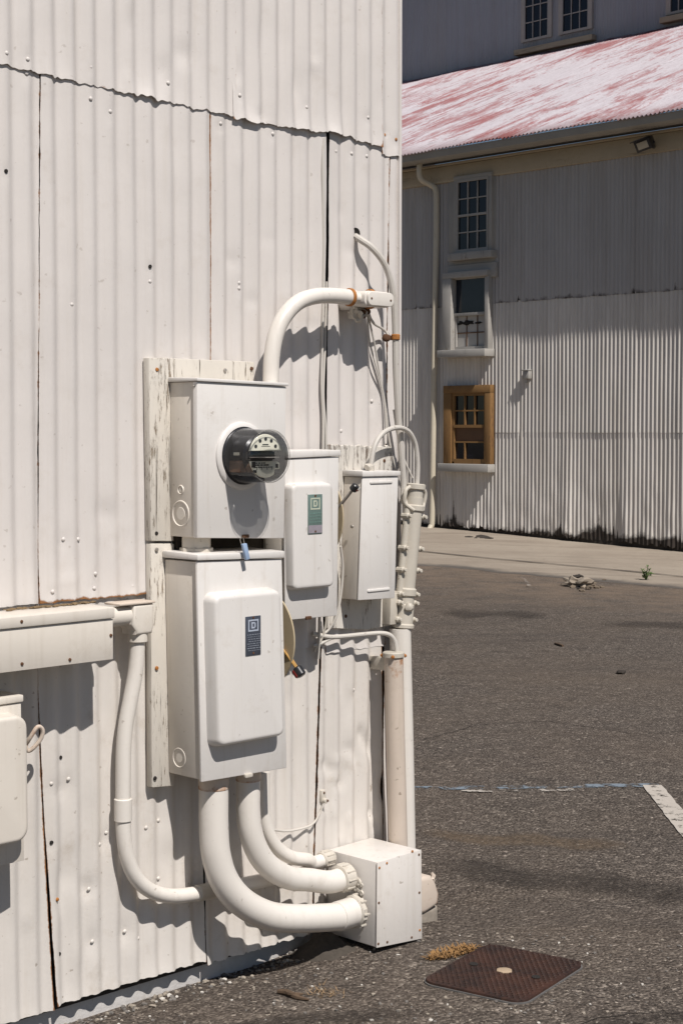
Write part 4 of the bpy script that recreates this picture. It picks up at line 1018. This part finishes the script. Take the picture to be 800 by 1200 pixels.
def soft_strip(name, a, b, w0, mat, lift, n=40, m=8, wob=.05):
    """irregular stain that thins out towards its rim"""
    a = Vector(a); b = Vector(b); dv = (b - a).normalized(); sd = Vector((-dv.y, dv.x, 0)); V = []; F = []; wr = []
    for i in range(n + 1):
        t_ = i / n; p = a.lerp(b, t_) + sd * wob * nz(t_ * 4, a.x); w_ = w0 * (1 + .5 * nz(t_ * 5, a.y))
        for j in range(m + 1):
            q = p + sd * w_ * (j / m - .5); V.append((q.x, q.y, gz(q.x, q.y) + lift))
            wr.append(math.sin(PI * j / m) * min(1, 5 * t_, 5 * (1 - t_)))
    for i in range(n):
        for j in range(m): k = i * (m + 1) + j; F.append((k, k + m + 1, k + m + 2, k + 1))
    o = MB().add(V, F, 0, wr).build(name, M[mat], fix=False); tag(o, kind='structure'); return o
soft_strip('oil_stain', G(505, 718), G(655, 722), .7, 'stain_dark', .008, 40, 8, .2)
soft_strip('oil_stain', G(690, 728), G(980, 748), .6, 'stain_dark', .010, 40, 8, .3)
soft_strip('dust_streak', G(470, 977), G(760, 994), .26, 'stain_tan', .004, 40, 8, .06)
soft_strip('tar_band', G(480, 1010), G(900, 1060), .36, 'stain_dark', .005, 40, 8, .09)
soft_strip('tar_band', G(620, 1212), G(860, 1184), .10, 'stain_dark', .004, 40, 8, .02)
soft_strip('tar_band', G(130, 1206), G(520, 1188), .14, 'stain_dark', .005, 40, 8, .04)
def crack(pts, w0, seed):
    P_ = [G(*p) for p in pts]; V = []; F = []; n = 0
    for a_, b_ in zip(P_, P_[1:]):
        dv_ = (b_ - a_).normalized(); sd_ = Vector((-dv_.y, dv_.x, 0)); m = max(4, int((b_ - a_).length / .03))
        for i in range(m):
            p = a_.lerp(b_, i / m) + sd_ * (.025 * nz(i * .35 + n * .35, seed) + .008 * nz(i * 1.7, seed + 3)); w_ = w0 * (.35 + .9 * abs(nz(i * .6, seed + 8)))
            for k in (-.5, .5): q = p + sd_ * w_ * k; V.append((q.x, q.y, gz(q.x, q.y) + .0035))
            n += 1
    for i in range(n - 1): F.append((2 * i, 2 * i + 2, 2 * i + 3, 2 * i + 1))
    o = MB().add(V, F).build('asphalt_crack', M['tar'], fix=False); tag(o, kind='structure')
crack([(640, 1214), (700, 1193), (752, 1188), (830, 1186)], .010, 2)
crack([(497, 868), (560, 851), (640, 846), (745, 862), (850, 856)], .010, 5)
# crack joint in the apron
V = []
strip('apron_joint', FAR @ Vector((3.2, -3.05, 0)), FAR @ Vector((14, -2.6, 0)), .05, 'tar', .022, 40, .03)
strip('apron_joint', FAR @ Vector((-4, -4.0, 0)), FAR @ Vector((4.4, -3.4, 0)), .03, 'tar', .022, 40, .06)

# gravel scatter
mb = MB()
def stone(X, Y, r_):
    mb.ball((X, Y, gz(X, Y) + r_ * .35), r_, random.choice((0, 0, 1, 1, 1, 2)), 1, (random.uniform(.8, 1.4), random.uniform(.8, 1.4), random.uniform(.6, .9)), .5)
for _ in range(420):
    px = random.uniform(60, 800); py = random.uniform(1090, 1215); p = G(px, py)
    dw = X_ = (p.x * S - (p.y - 5.02) * S)
    if dw < .0: continue
    stone(p.x, p.y, random.uniform(.002, .0055))
for _ in range(260):
    u = random.uniform(-1.1, .2); dw = -.03 + abs(random.gauss(0, .05)); p = NEAR @ Vector((u, -dw, 0)); stone(p.x, p.y, random.uniform(.003, .0075))
tag(mb.build('gravel', [M['stone'], plain('grey chip', (.16, .145, .13), .9), plain('white chip', (.52, .49, .44), .9)], None), 'loose pale stone chips scattered over the asphalt', 'gravel', kind='stuff')
# heap of dirt under the conduits
V = []; F = []
for i in range(31):
    for j in range(11):
        u = lerp(-.30, -.06, i / 30); d = lerp(-.03, .18, j / 10); p = NEAR @ Vector((u, -d, 0))
        k = math.exp(-((u + .15) / .07) ** 2) * math.exp(-((d - .06) / .07) ** 2)
        V.append((p.x, p.y, gz(p.x, p.y) - .008 + .055 * k * (1 + .5 * nz(u * 30, d * 30)) + .008 * nz(u * 60, d * 60)))
for i in range(30):
    for j in range(10): a = i * 11 + j; F.append((a, a + 11, a + 12, a + 1))
tag(MB().add(V, F).build('dirt_heap', plain('dark dirt', (.06, .05, .04), .95, 0, .5, 60, .8), fix=False, ang=70), kind='structure')

# utility cover
c4 = [G(506, 1156), G(621, 1180), G(678, 1130), G(558, 1105)]
ctr = sum(c4, Vector()) / 4; ctr.z = gz(ctr.x, ctr.y)
ex = ((c4[1] - c4[0]) + (c4[2] - c4[3])).normalized(); ang_ = math.atan2(ex.y, ex.x)
MH = Matrix.Translation(ctr) @ Matrix.Rotation(ang_, 4, 'Z'); MHi = MH.inverted()
cc = [MHi @ Vector((p.x, p.y, ctr.z)) for p in c4]
hx = (abs(cc[0].x) + abs(cc[1].x) + abs(cc[2].x) + abs(cc[3].x)) / 4; hy = (abs(cc[0].y) + abs(cc[1].y) + abs(cc[2].y) + abs(cc[3].y)) / 4
uc = thing('utility_cover', 'dark rusty square iron utility cover with tread pattern in the asphalt', 'utility cover', MH, (0, 0, 0))
def zprism(mbx_, pts, z0, z1, bev=0.0):
    bm = bmesh.new(); t_ = [bm.verts.new((x, y, z1)) for x, y in pts]; b_ = [bm.verts.new((x, y, z0)) for x, y in pts]; n_ = len(pts)
    tf = bm.faces.new(t_); bm.faces.new(list(reversed(b_)))
    for i in range(n_): bm.faces.new((t_[i], b_[i], b_[(i + 1) % n_], t_[(i + 1) % n_]))
    bmesh.ops.recalc_face_normals(bm, faces=bm.faces)
    if bev: bmesh.ops.bevel(bm, geom=list(tf.edges), offset=bev, segments=2, profile=.5, affect='EDGES', clamp_overlap=True)
    return mbx_.add_bm(bm)
zprism(MB(), rrect(-hx - .004, hx + .004, -hy - .004, hy + .004, .048), -.03, .004).build('frame', plain('worn cover frame', (.13, .125, .12), .7, .1, .5, 30), uc)
mb = zprism(MB(), rrect(-hx, hx, -hy, hy, .045), -.02, .011, .002)
sp_ = .0185; k = 0
for i in range(-14, 15):
    for j in range(-14, 15):
        x = i * sp_ + (sp_ / 2 if j % 2 else 0); y = j * sp_ * .72
        if abs(x) > hx - .014 or abs(y) > hy - .012 or math.hypot(x, y) < .026 or math.hypot(abs(x) - hx * .62, y) < .02: continue
        mb.add([(x - .0072, y, .0108), (x, y - .0036, .0108), (x + .0072, y, .0108), (x, y + .0036, .0108), (x - .004, y, .0142), (x, y - .0016, .0142), (x + .004, y, .0142), (x, y + .0016, .0142)],
               [(0, 1, 5, 4), (1, 2, 6, 5), (2, 3, 7, 6), (3, 0, 4, 7), (4, 5, 6, 7)])
mb.build('lid', M['iron'], uc)
mb = MB()
for sx in (-1, 1): mb = MB().lathe((sx * hx * .62, 0, .0125), (0, 0, 1), [(.0135, 0), (.0120, .0018), (.008, .0008), (.001, .0006)], 16); mb.build('pick_hole', M['dark'], uc)
zprism(MB(), [(.024 * (1 + .22 * nz(k * 1.3)) * math.cos(k * .449), .021 * (1 + .22 * nz(k * 1.3)) * math.sin(k * .449)) for k in range(14)], .0105, .0140, .0008).build('worn_centre_badge', plain('bare cover badge', (.50, .38, .26), .5, .2, .3, 70, .2), uc)

# dry weeds beside the cover
mb = MB(); r_ = random.Random(4)
for _ in range(420):
    t_ = r_.random(); px = lerp(502, 556, t_) ; py = 1122 - 12 * t_ + r_.uniform(-6, 5.5) * math.sin(PI * (t_ * .8 + .1)); p = G(px, py); p.z = gz(p.x, p.y)
    a = r_.uniform(0, 2 * PI); L = r_.uniform(.012, .035); dvv = Vector((math.cos(a), math.sin(a), r_.uniform(.15, .7))).normalized() * L; sd = Vector((-dvv.y, dvv.x, 0)).normalized() * r_.uniform(.0012, .003)
    m1 = p + dvv * .55 + Vector((0, 0, .003)); mb.add([p - sd * .6, p + sd * .6, m1 + sd, m1 - sd, p + dvv], [(0, 1, 2, 3), (3, 2, 4)])
tag(mb.build('dry_weed', M['straw'], None, WORLD, G(528, 1116), fix=False), 'brown mat of dry weed at the edge of the iron cover', 'weed')
# twig by the wall
tw = MB(); p0 = G(326, 1160); p1 = G(362, 1171)
def gp_(px, py, h=.006):
    p = G(px, py); p.z = gz(p.x, p.y) + h; return p
tw.tube([gp_(326, 1160), gp_(337, 1163, .009), gp_(348, 1168), gp_(362, 1171, .005)], [.006, .009, .008, .003], 7, 0, 3)
tw.tube([gp_(330, 1158), gp_(341, 1166, .011), gp_(355, 1167, .012)], [.004, .007, .003], 7, 0, 3)
tag(tw.build('twig', M['twig'], None, WORLD, gp_(345, 1166)), 'broken dark bark twig lying on the asphalt near the wall', 'twig')
st = MB(); r_ = random.Random(11)
for _ in range(70):
    p = gp_(380 + r_.gauss(0, 9), 1161 + r_.gauss(0, 4), .002); a = r_.uniform(0, 6.28); L = r_.uniform(.012, .04); q = p + Vector((math.cos(a), math.sin(a), .25)) * L; sd = Vector((-math.sin(a), math.cos(a), 0)) * .0012
    st.add([p - sd, p + sd, q], [(0, 1, 2)])
tag(st.build('dry_grass_tuft', plain('pale straw', (.30, .20, .11), .9), None, WORLD, gp_(380, 1161), fix=False), 'small pale dry grass tuft beside the bark twig', 'grass tuft')

# far ground things
ck = thing('concrete_chunk', 'broken pale concrete chunk with dark top lying before the warehouse', 'rubble', WORLD, gp_(680, 684, 0))
p = gp_(677, 684, .045); MB().ball(p, .10, 0, 3, (1.25, .9, .62), 1.1).build('chunk', plain('chunk concrete', (.27, .225, .175), .9, 0, .35, 8, .6), ck)
p2 = gp_(677, 683.5, .10); MB().ball(p2, .045, 0, 2, (1.2, .9, .6), .6).build('dark_top', M['tar'], ck)
mb = MB(); r_ = random.Random(3)
for _ in range(30):
    p = gp_(690 + r_.gauss(0, 9), 683 + r_.gauss(0, 3), .01); mb.ball(p, r_.uniform(.008, .03), r_.choice((0, 0, 1)), 1, (1.2, 1.2, .6), .6)
tag(mb.build('rubble', [plain('rubble tan', (.15, .115, .08), .9), M['tar']], None, WORLD, gp_(692, 684, 0)), 'brown crumbs of rubble heaped right of the concrete chunk', 'rubble', kind='stuff')
wp = thing('weed_plant', 'small green weed growing in the concrete before the warehouse', 'weed', WORLD, gp_(756, 674, 0))
mb = MB(); sm = MB(); r_ = random.Random(6); b0 = gp_(756, 674, .0)
for _ in range(8):
    a = r_.uniform(0, 6.28); top = b0 + Vector((math.cos(a) * .06, math.sin(a) * .06, r_.uniform(.08, .2))); sm.tube([b0, b0.lerp(top, .5) + Vector((0, 0, .02)), top], .004, 6, 0, 3)
    for k in range(7):
        c0 = b0.lerp(top, r_.uniform(.3, 1)); aa = r_.uniform(0, 6.28); dvv = Vector((math.cos(aa), math.sin(aa), r_.uniform(-.1, .8))).normalized() * r_.uniform(.03, .06); sd = Vector((-dvv.y, dvv.x, .01)).normalized() * .012
        mb.add([c0, c0 + dvv * .5 + sd, c0 + dvv, c0 + dvv * .5 - sd], [(0, 1, 2, 3)])
sm.build('stem', M['leaf'], wp); mb.build('leaves', M['leaf'], wp, fix=False)
mb = MB(); r_ = random.Random(9)
for _ in range(22):
    p = gp_(565 + r_.gauss(0, 7), 634.5 + r_.gauss(0, 1), .01); mb.ball(p, r_.uniform(.02, .06), 0, 1, (1.5, 1, .5), .6)
tag(mb.build('leaf_litter', M['tar'], None, WORLD, gp_(565, 635, 0)), 'dark patch of litter on the concrete by the warehouse foot', 'litter', kind='stuff')
def pebble(px, py, r_, label):
    tag(MB().ball(gp_(px, py, r_ * .5), r_, 0, 2, (1.3, 1, .6), .5).build('pebble', M['tar'], None, WORLD, gp_(px, py, 0)), label, 'stone')
pebble(727, 791, .025, 'small black stone alone on the open asphalt')
cab = MB().tube([gp_(650, 756, .008), gp_(655, 758, .012), gp_(659, 759, .008)], .009, 6, 0, 3); tag(cab.build('twig', M['twig'], None, WORLD, gp_(655, 758, 0)), 'tiny curved dark twig out on the open asphalt', 'twig')

# ================================================================== FAR WAREHOUSE
wh = thing('warehouse', 'long white corrugated warehouse with red streaked roof and stacked windows', 'building', FAR, (4, 3, 0))
FP = .0677
ZE = 5.27; ZS = 3.425; Z2 = 1.545
def fsheet(u0, u1, zb, zt, d0, mat, nv, base=False, seed=0, amp=.0085):
    n = int((u1 - u0) / FP * 8); V = []; F = []; wr = []
    for j in range(nv + 1):
        t_ = j / nv
        for i in range(n + 1):
            u = lerp(u0, u1, i / n); b = zb(u); z = lerp(b, zt, t_ ** (1.6 if base else 1))
            d = d0 + amp * 1.25 * math.sin(2 * PI * u / FP + .3 * nz(u * 1.1, z * .7, seed)) + .006 * nz(u * 1.3, z * .8, seed)
            # steps where neighbouring sheets lap
            d += .004 * ((int((u + 20 + .05 * seed) / .66) * 7) % 3)
            if base:
                q = math.exp(-z / .55); d += q * (.060 * nz(u * 1.25, 11) + .045 * max(0, nz(u * 4.1, 17)) * 2 - .012 + .02 * nz(u * 9, z * 3, 4))
                wv = min(1, math.exp(-max(0, z - .03) / (.15 + .26 * max(0, nz(u * 1.9, 5)) + .12 * nz(u * 7, 8))) * 1.05)
            else: wv = .10 * math.exp(-(zt - z) / .1) + (.5 if seed == 3 else .12) * math.exp(-max(0, z - b) / .03) + .30 * max(0, nz(u * 5, 3)) * math.exp(-max(0, z - b) / .5)
            lp = ((u + 20 + .05 * seed) / .66) % 1
            wv += .40 * math.exp(-min(lp, 1 - lp) / .018) * (.6 + .6 * nz(u, z * 2, 6))
            V.append((u, -d, z)); wr.append(wv)
    for j in range(nv):
        for i in range(n): a = j * (n + 1) + i; F.append((a, a + 1, a + n + 2, a + n + 1))
    return MB().add(V, F, 0, wr).build('wall_sheeting', M[mat], wh, fix=False, ang=80)
def zbase(u):
    p = FAR @ Vector((u, 0, 0)); g = gz(p.x, p.y) + .012
    return g + .045 + .05 * max(0, nz(u * 2.3, 1)) + .07 * max(0, nz(u * 7.7, 2)) + .05 * nz(u * 30, 3)
fsheet(-10, 12, zbase, Z2 + .02, .000, 'fsheet', 22, True, 1)
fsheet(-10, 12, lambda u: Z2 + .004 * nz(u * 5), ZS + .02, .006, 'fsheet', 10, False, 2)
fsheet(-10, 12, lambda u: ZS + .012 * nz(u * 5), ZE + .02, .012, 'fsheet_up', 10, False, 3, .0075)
MB().box(-10, 12, .03, .2, -.4, ZE).build('sheathing', M['tar'], wh)
# seam strip shadow gap and rust line
# frieze, soffit, gutter
OV = .385
EZ = 5.69
MB().box(-10, 12, -.060, .02, ZE - .005, ZE + .235, .006).build('frieze_board', M['ftan'], wh)
MB().box(-10, 12, -.095, -.0, ZE + .24, ZE + .275, .006).build('crown_moulding', M['ftan'], wh)
MB().hexa([(-10, -OV + .02, EZ - .11), (12, -OV + .02, EZ - .11), (12, .1, EZ - .10), (-10, .1, EZ - .10), (-10, -OV + .02, EZ - .09), (12, -OV + .02, EZ - .09), (12, .1, EZ - .08), (-10, .1, EZ - .08)]).build('soffit', M['fwood'], wh)
gpts = [(-OV - .10, EZ - .02), (-OV - .10, EZ - .05), (-OV - .085, EZ - .12), (-OV - .04, EZ - .15), (-OV + .01, EZ - .15), (-OV + .015, EZ - .02)]
V = [(x, y, z) for x in (-10, 12) for y, z in gpts]; n = len(gpts)
MB().add(V, [tuple(range(n)), tuple(reversed(range(n, 2 * n)))] + [(i, i + n, (i + 1) % n + n, (i + 1) % n) for i in range(n)]).build('gutter', M['gutter'], wh)
# roof: corrugated, from the eave up to the upper wall
TP = .41
Mi = FAR.inverted(); o_ = Mi @ Vector((0, 0, CAMH))
ys = []
for px, py in ((470, 96), (600, 70), (700, 49), (798, 29)):
    r_ = Mi.to_3x3() @ ray(px, py); k = (EZ + TP * (OV + .1 + o_.y) - o_.z) / (r_.z - TP * r_.y); ys.append((o_ + r_ * k).y)
YU = sum(ys) / len(ys)
print('upper wall y', ys)
RL = YU + .1
n = int(22 / FP * 5); V = []; F = []; wr = []; NV = 14
for j in range(NV + 1):
    y = lerp(-OV - .13, RL, j / NV)
    for i in range(n + 1):
        u = lerp(-10, 12, i / n); V.append((u, y, EZ + TP * (y + OV + .1) + .014 * math.sin(2 * PI * u / FP) + .012 * nz(u * .8, y * .8) + .006 * ((int((u + 30) / .66) * 7) % 3)))
        wr.append(max(math.exp(-(RL - y) / .25), .7 * math.exp(-(y + OV + .13) / .04)) * (.5 + .6 * nz(u * 1.5, 4)))
for j in range(NV):
    for i in range(n): a = j * (n + 1) + i; F.append((a, a + 1, a + n + 2, a + n + 1))
o = MB().add(V, F, 0, wr).build('roof', M['roof'], wh, fix=False, ang=80)
sd = o.modifiers.new('thickness', 'SOLIDIFY'); sd.thickness = .008; sd.offset = -1
# upper wall
UZ0 = EZ + TP * (YU + OV + .1)
n = int(22 / .066 * 5); V = []; F = []
for j in (UZ0 - .3, UZ0 + 3.6):
    for i in range(n + 1):
        u = lerp(-10, 12, i / n); V.append((u, YU - .006 * math.sin(2 * PI * u / .066) - .007 * ((int((u + 20) / .62) * 5) % 3), j))
for i in range(n): F.append((i, i + 1, i + n + 2, i + n + 1))
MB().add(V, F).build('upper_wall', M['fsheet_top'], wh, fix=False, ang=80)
MB().box(-10, 12, YU + .03, YU + .2, UZ0 - .6, UZ0 + 3.6).build('upper_sheathing', M['tar'], wh)
MB().hexa([(-10, YU - 1.0, UZ0 + 3.5), (12, YU - 1.0, UZ0 + 3.5), (12, YU + 5, UZ0 + 5.6), (-10, YU + 5, UZ0 + 5.6), (-10, YU - 1.0, UZ0 + 3.6), (12, YU - 1.0, UZ0 + 3.6), (12, YU + 5, UZ0 + 5.7), (-10, YU + 5, UZ0 + 5.7)]).build('upper_roof', M['roof'], wh)
MB().box(11.9, 12, .2, YU + 5, 0, UZ0 + 3.5).box(-10, -9.9, YU + .2, YU + 5, 0, UZ0 + 3.5).build('gable_wall', M['fsheet'], wh)

def FD(px, py, y):
    return on_plane(FAR, px, py, -y)
def window(x0, x1, z0, z1, y, rows, cols, frame_mat, glass, cw=.09, fd=.09, rail=True, split=None, lean=0, fillers=None, munt=.017, sill=True, head=0, sw_=.06, casing=None):
    """sash window standing y = wall face; part of the warehouse: casing > sash bars, panes, sill"""
    cas = MB(); cm = casing or cw
    cas.box(x0 - cm, x0, y - fd, y + .03, z0, z1, .004).box(x1, x1 + cm, y - fd, y + .03, z0, z1, .004)
    cas.box(x0 - cm, x1 + cm, y - fd - .003, y + .03, z1 + .001, z1 + cm + head, .004)
    wn = cas.build('window', frame_mat, wh)
    if sill: MB().box(x0 - cm - .05, x1 + cm + .05, y - fd - .07, y + .03, z0 - .11, z0 - .001, .006).build('sill', M['fwood'], wn)
    MB().box(x0, x1, y - .028, y - .020, z0, z1).build('pane', glass, wn)
    b = MB(); yy = y - .030; yt = y - .060
    b.box(x0, x0 + .03, yt, yy, z0, z1).box(x1 - .03, x1, yt, yy, z0, z1).box(x0 + .03, x1 - .03, yt, yy, z1 - .035, z1).box(x0 + .03, x1 - .03, yt, yy, z0, z0 + .05)
    for k in range(1, cols):
        x = lerp(x0 + .03, x1 - .03, k / cols); b.box(x - munt / 2, x + munt / 2, yt + .010, yy, z0 + .05, z1 - .035)
    for k in range(1, rows):
        z = lerp(z0 + .05, z1 - .035, k / rows); mm = munt * (1.9 if rail and k == rows // 2 else 1)
        b.box(x0 + .03, x1 - .03, yt + (-.006 if mm > munt else .012), yy - .001, z - mm / 2, z + mm / 2)
    b.build('sash', frame_mat if frame_mat is M['brown'] else M['fwood'], wn)
    return wn
# casing column behind the two upper windows
a = FW(527, 205, .02); b = FW(581, 300, .02)
MB().box(a.x, b.x, -.045, .0, FW(550, 322, .02).z, ZE - .004, .004).build('casing_panel', M['fwood'], wh)
a = FW(536.5, 212, .06); b = FW(573.5, 293.5, .06)
window(a.x, b.x, b.z, a.z, -.046, 4, 3, M['fwood'], M['glass_dark'], .06, .05, True)
a = FW(524, 306, .08); b = FW(580, 324, .08)
MB().box(a.x, b.x, -.075, .0, b.z, FW(550, 309.5, .08).z, .006).build('lintel_board', M['fwood'], wh)
# second window: clear upper light, boarded lower lights
a = FW(533.5, 327, .05); b = FW(571, 409, .05)
x0, x1, z0, z1 = a.x, b.x, b.z, a.z
cas = MB().box(x0 - .17, x0, -.16, .0, z0, z1, .006).box(x1, x1 + .075, -.13, .0, z0, z1, .006).box(x0 - .17, x1 + .075, -.163, .0, z1 + .001, z1 + .09, .005)
w2 = cas.build('window', M['fwood'], wh)
MB().box(x0 - .2, x1 + .10, -.24, .0, z0 - .11, z0 - .001, .008).build('sill', M['fwood'], w2)
zm = FW(550, 368, .05).z
MB().box(x0, x1, -.036, -.03, zm, z1).build('pane', M['glass_blue'], w2)
MB().box(x0, x1, -.030, -.022, z0, zm).build('boarded_pane', M['board_in'], w2)
mb = MB().box(x0, x1, -.085, -.03, zm - .025, zm + .02, .003).box(x0, x0 + .03, -.07, -.038, z0, zm - .026).box(x1 - .03, x1, -.07, -.038, z0, zm - .026).box(x0 + .03, x1 - .03, -.07, -.038, z0, z0 + .05)
mb.build('sash', M['fwood'], w2)
mb = MB()
for k in (1, 2): x = lerp(x0, x1, k / 3); mb.box(x - .007, x + .007, -.040, -.031, z0 + .05, zm - .026)
z = lerp(z0, zm, .48); mb.box(x0 + .03, x1 - .03, -.041, -.0315, z - .008, z + .008)
mb.build('glazing_bars', M['board_brown'], w2)
q = FW(551, 378, .04); MB().ball((q.x - .05, -.034, q.z), .09, 0, 2, (1.1, .12, .42), .9).ball((q.x + .14, -.034, q.z - .01), .05, 0, 2, (1.3, .14, .35), .9).ball((q.x - .2, -.034, q.z), .05, 0, 2, (1, .14, .5), .9).build('broken_hole', M['dark'], w2)
# brown window
a = FW(530.5, 461, .05); b = FW(569.5, 541.5, .05)
x0, x1, z0, z1 = a.x, b.x, b.z, a.z
cw = x0 - FW(521.5, 500, .05).x; cr = FW(576.5, 500, .05).x - x1; ct = FW(550, 451.5, .05).z - z1
cas = MB().box(x0 - cw, x0, -.10, .0, z0 - .03, z1, .005).box(x1, x1 + cr, -.10, .0, z0 - .03, z1, .005).box(x0 - cw, x1 + cr, -.103, .0, z1 + .001, z1 + ct, .005)
w3 = cas.build('window', M['brown'], wh)
MB().box(x0 - cw - .05, x1 + cr + .02, -.17, .0, z0 - .15, z0 - .031, .008).build('sill', M['fwood'], w3)
zm = FW(550, 499.5, .05).z
MB().box(x0, x1, -.030, -.022, z0, z1).build('pane', M['glass_dark'], w3)
z5 = FW(550, 518, .05).z
MB().box(x0 + .03, x1 - .03, -.038, -.0305, z5, zm - .02).build('boarded_pane', M['board_brown'], w3)
mb = MB().box(x0, x0 + .045, -.075, -.031, z0, z1).box(x1 - .03, x1, -.075, -.031, z0, z1).box(x0 + .045, x1 - .03, -.075, -.031, z1 - .04, z1).box(x0 + .045, x1 - .03, -.075, -.031, z0 - .03, z0 + .04).box(x0 + .045, x1 - .03, -.082, -.031, zm - .022, zm + .022).box(x0 + .045, x1 - .03, -.060, -.031, z5 - .012, z5 + .012)
for k in (1, 2):
    x = lerp(x0 + .045, x1 - .03, k / 3); mb.box(x - .012, x + .012, -.062, -.0312, zm + .022, z1 - .04)
    if k == 1: mb.box(x - .012, x + .012, -.062, -.0312, z0 + .04, z5 - .012)
z = lerp(zm, z1, .47); mb.box(x0 + .045, x1 - .03, -.0615, -.0313, z - .011, z + .011)
mb.build('sash', M['brown'], w3)
# upper wall windows
for (xa, xb, yb_) in ((614.5, 643.5, 50), (658.5, 690.5, 41), (784.5, 815, 18)):
    a = FD(xa, yb_, YU - .03); b = FD(xb, yb_ - 5, YU - .03)
    window(a.x, b.x, a.z, a.z + 1.75, YU - .012, 5, 3, M['fwood'], M['glass_dark'], .075, .06, False, sill=False)
for (xa, ya, xb, yb_) in ((603.5, 64, 695, 46), (774, 26, 830, 16)):
    a = FD(xa, ya, YU - .1); b = FD(xb, yb_, YU - .1); zc_ = .5 * (a.z + b.z)
    MB().box(a.x, b.x, YU - .16, YU, zc_ - .02, zc_ + .09, .006).build('window_ledge', M['ftan'], wh)
# downspout
dsp = P_ = [FW(*p) for p in ((491.5, 190, .30), (491, 203, .30), (494, 211, .26), (503, 216, .14), (510, 222, .09), (511, 240, .08), (510.5, 300, .08), (509, 380, .08), (508, 460, .08), (507, 540, .08), (506, 608, .08), (504.5, 617, .10), (500.5, 624, .17))]
ds = thing('downspout', 'cream metal downspout running down the left of the warehouse windows', 'downspout', FAR, dsp[-1])
MB().tube(dsp, .043, 14, 0, 4).build('pipe', M['spout'], ds)
# floodlight under the eave
q = FW(757, 168, .2)
fl = thing('floodlight', 'black floodlight mounted under the warehouse eave', 'floodlight', FAR, q)
L0 = FW(747, 163, .30); hd = FW(757, 167, .24)
tilt = Matrix.Translation(hd) @ Matrix.Rotation(R(24), 4, 'X') @ Matrix.Rotation(R(-10), 4, 'Y')
def tb(x0, x1, y0, y1, z0, z1): return [tilt @ Vector(p) for p in ((x0, y0, z0), (x1, y0, z0), (x1, y0, z1), (x0, y0, z1), (x0, y1, z0), (x1, y1, z0), (x1, y1, z1), (x0, y1, z1))]
MB().hexa([tilt @ Vector(p) for p in ((-.13, -.10, -.085), (.13, -.10, -.085), (.13, -.10, .085), (-.13, -.10, .085), (-.08, .07, -.05), (.08, .07, -.05), (.08, .07, .06), (-.08, .07, .06))], .008).build('housing', M['black'], fl)
MB().hexa(tb(-.085, .085, -.107, -.099, -.052, .040), .002).build('lens', M['light_glass'], fl)
MB().hexa(tb(-.13, .13, -.17, -.09, .075, .087), .003).build('visor', M['black'], fl)
MB().tube([tilt @ Vector((.10, .0, -.02)), FW(765, 172, .12), FW(766, 172, .05)], .022, 8, 0, 3).build('bracket', M['black'], fl)
# little box on the wall
q = FW(615.5, 439, .08)
jb = thing('vent_box', 'small white box fixed on the sunlit warehouse wall right of the brown window', 'wall box', FAR, q)
MB().box(q.x - .055, q.x + .055, -.085, .0, q.z - .06, q.z + .055, .01).build('box', M['fwood'], jb)
MB().box(q.x - .065, q.x + .06, -.10, -.0, q.z + .056, q.z + .072, .004).build('hood', M['fwood'], jb)
MB().cyl((q.x - .01, -.05, q.z - .12), (q.x - .01, -.05, q.z - .055), .02, 10).build('spigot', M['fwood'], jb)

# ================================================================== LIGHT, SKY, CAMERA
L = Vector((-.707 + .255 * .707, .707 + .255 * .707, -1.42)).normalized()
sun = bpy.data.lights.new('sun', 'SUN'); sun.energy = 5.0; sun.angle = R(.53); sun.color = (1.0, .95, .90)
so = bpy.data.objects.new('sun', sun); COL.objects.link(so); so.rotation_euler = L.to_track_quat('-Z', 'Y').to_euler(); so.location = (3, -4, 9)
wd = bpy.data.worlds.new('World'); scene.world = wd; wd.use_nodes = True
nt = wd.node_tree; bg = nt.nodes['Background']; sk = nt.nodes.new('ShaderNodeTexSky'); sk.sky_type = 'NISHITA'; sk.sun_disc = False
sk.sun_elevation = math.asin(-L.z); sk.sun_rotation = math.atan2(-L.x, -L.y)
sk.air_density = .9; sk.dust_density = .25; sk.ozone_density = 1.0
nt.links.new(sk.outputs[0], bg.inputs['Color']); bg.inputs['Strength'].default_value = .05
cam = bpy.data.cameras.new('camera'); co = bpy.data.objects.new('camera', cam); COL.objects.link(co)
cam.sensor_fit = 'VERTICAL'; cam.sensor_height = 36; cam.sensor_width = 24; cam.lens = 36 * FPX / 1200
cam.clip_start = .1; cam.clip_end = 2000
co.location = (0, 0, CAMH); co.rotation_euler = (PI / 2 - PITCH, 0, 0)
scene.camera = co
scene.view_settings.view_transform = 'Standard'; scene.view_settings.look = 'None'; scene.view_settings.exposure = .0; scene.view_settings.gamma = 1
scene.view_settings.use_curve_mapping = False
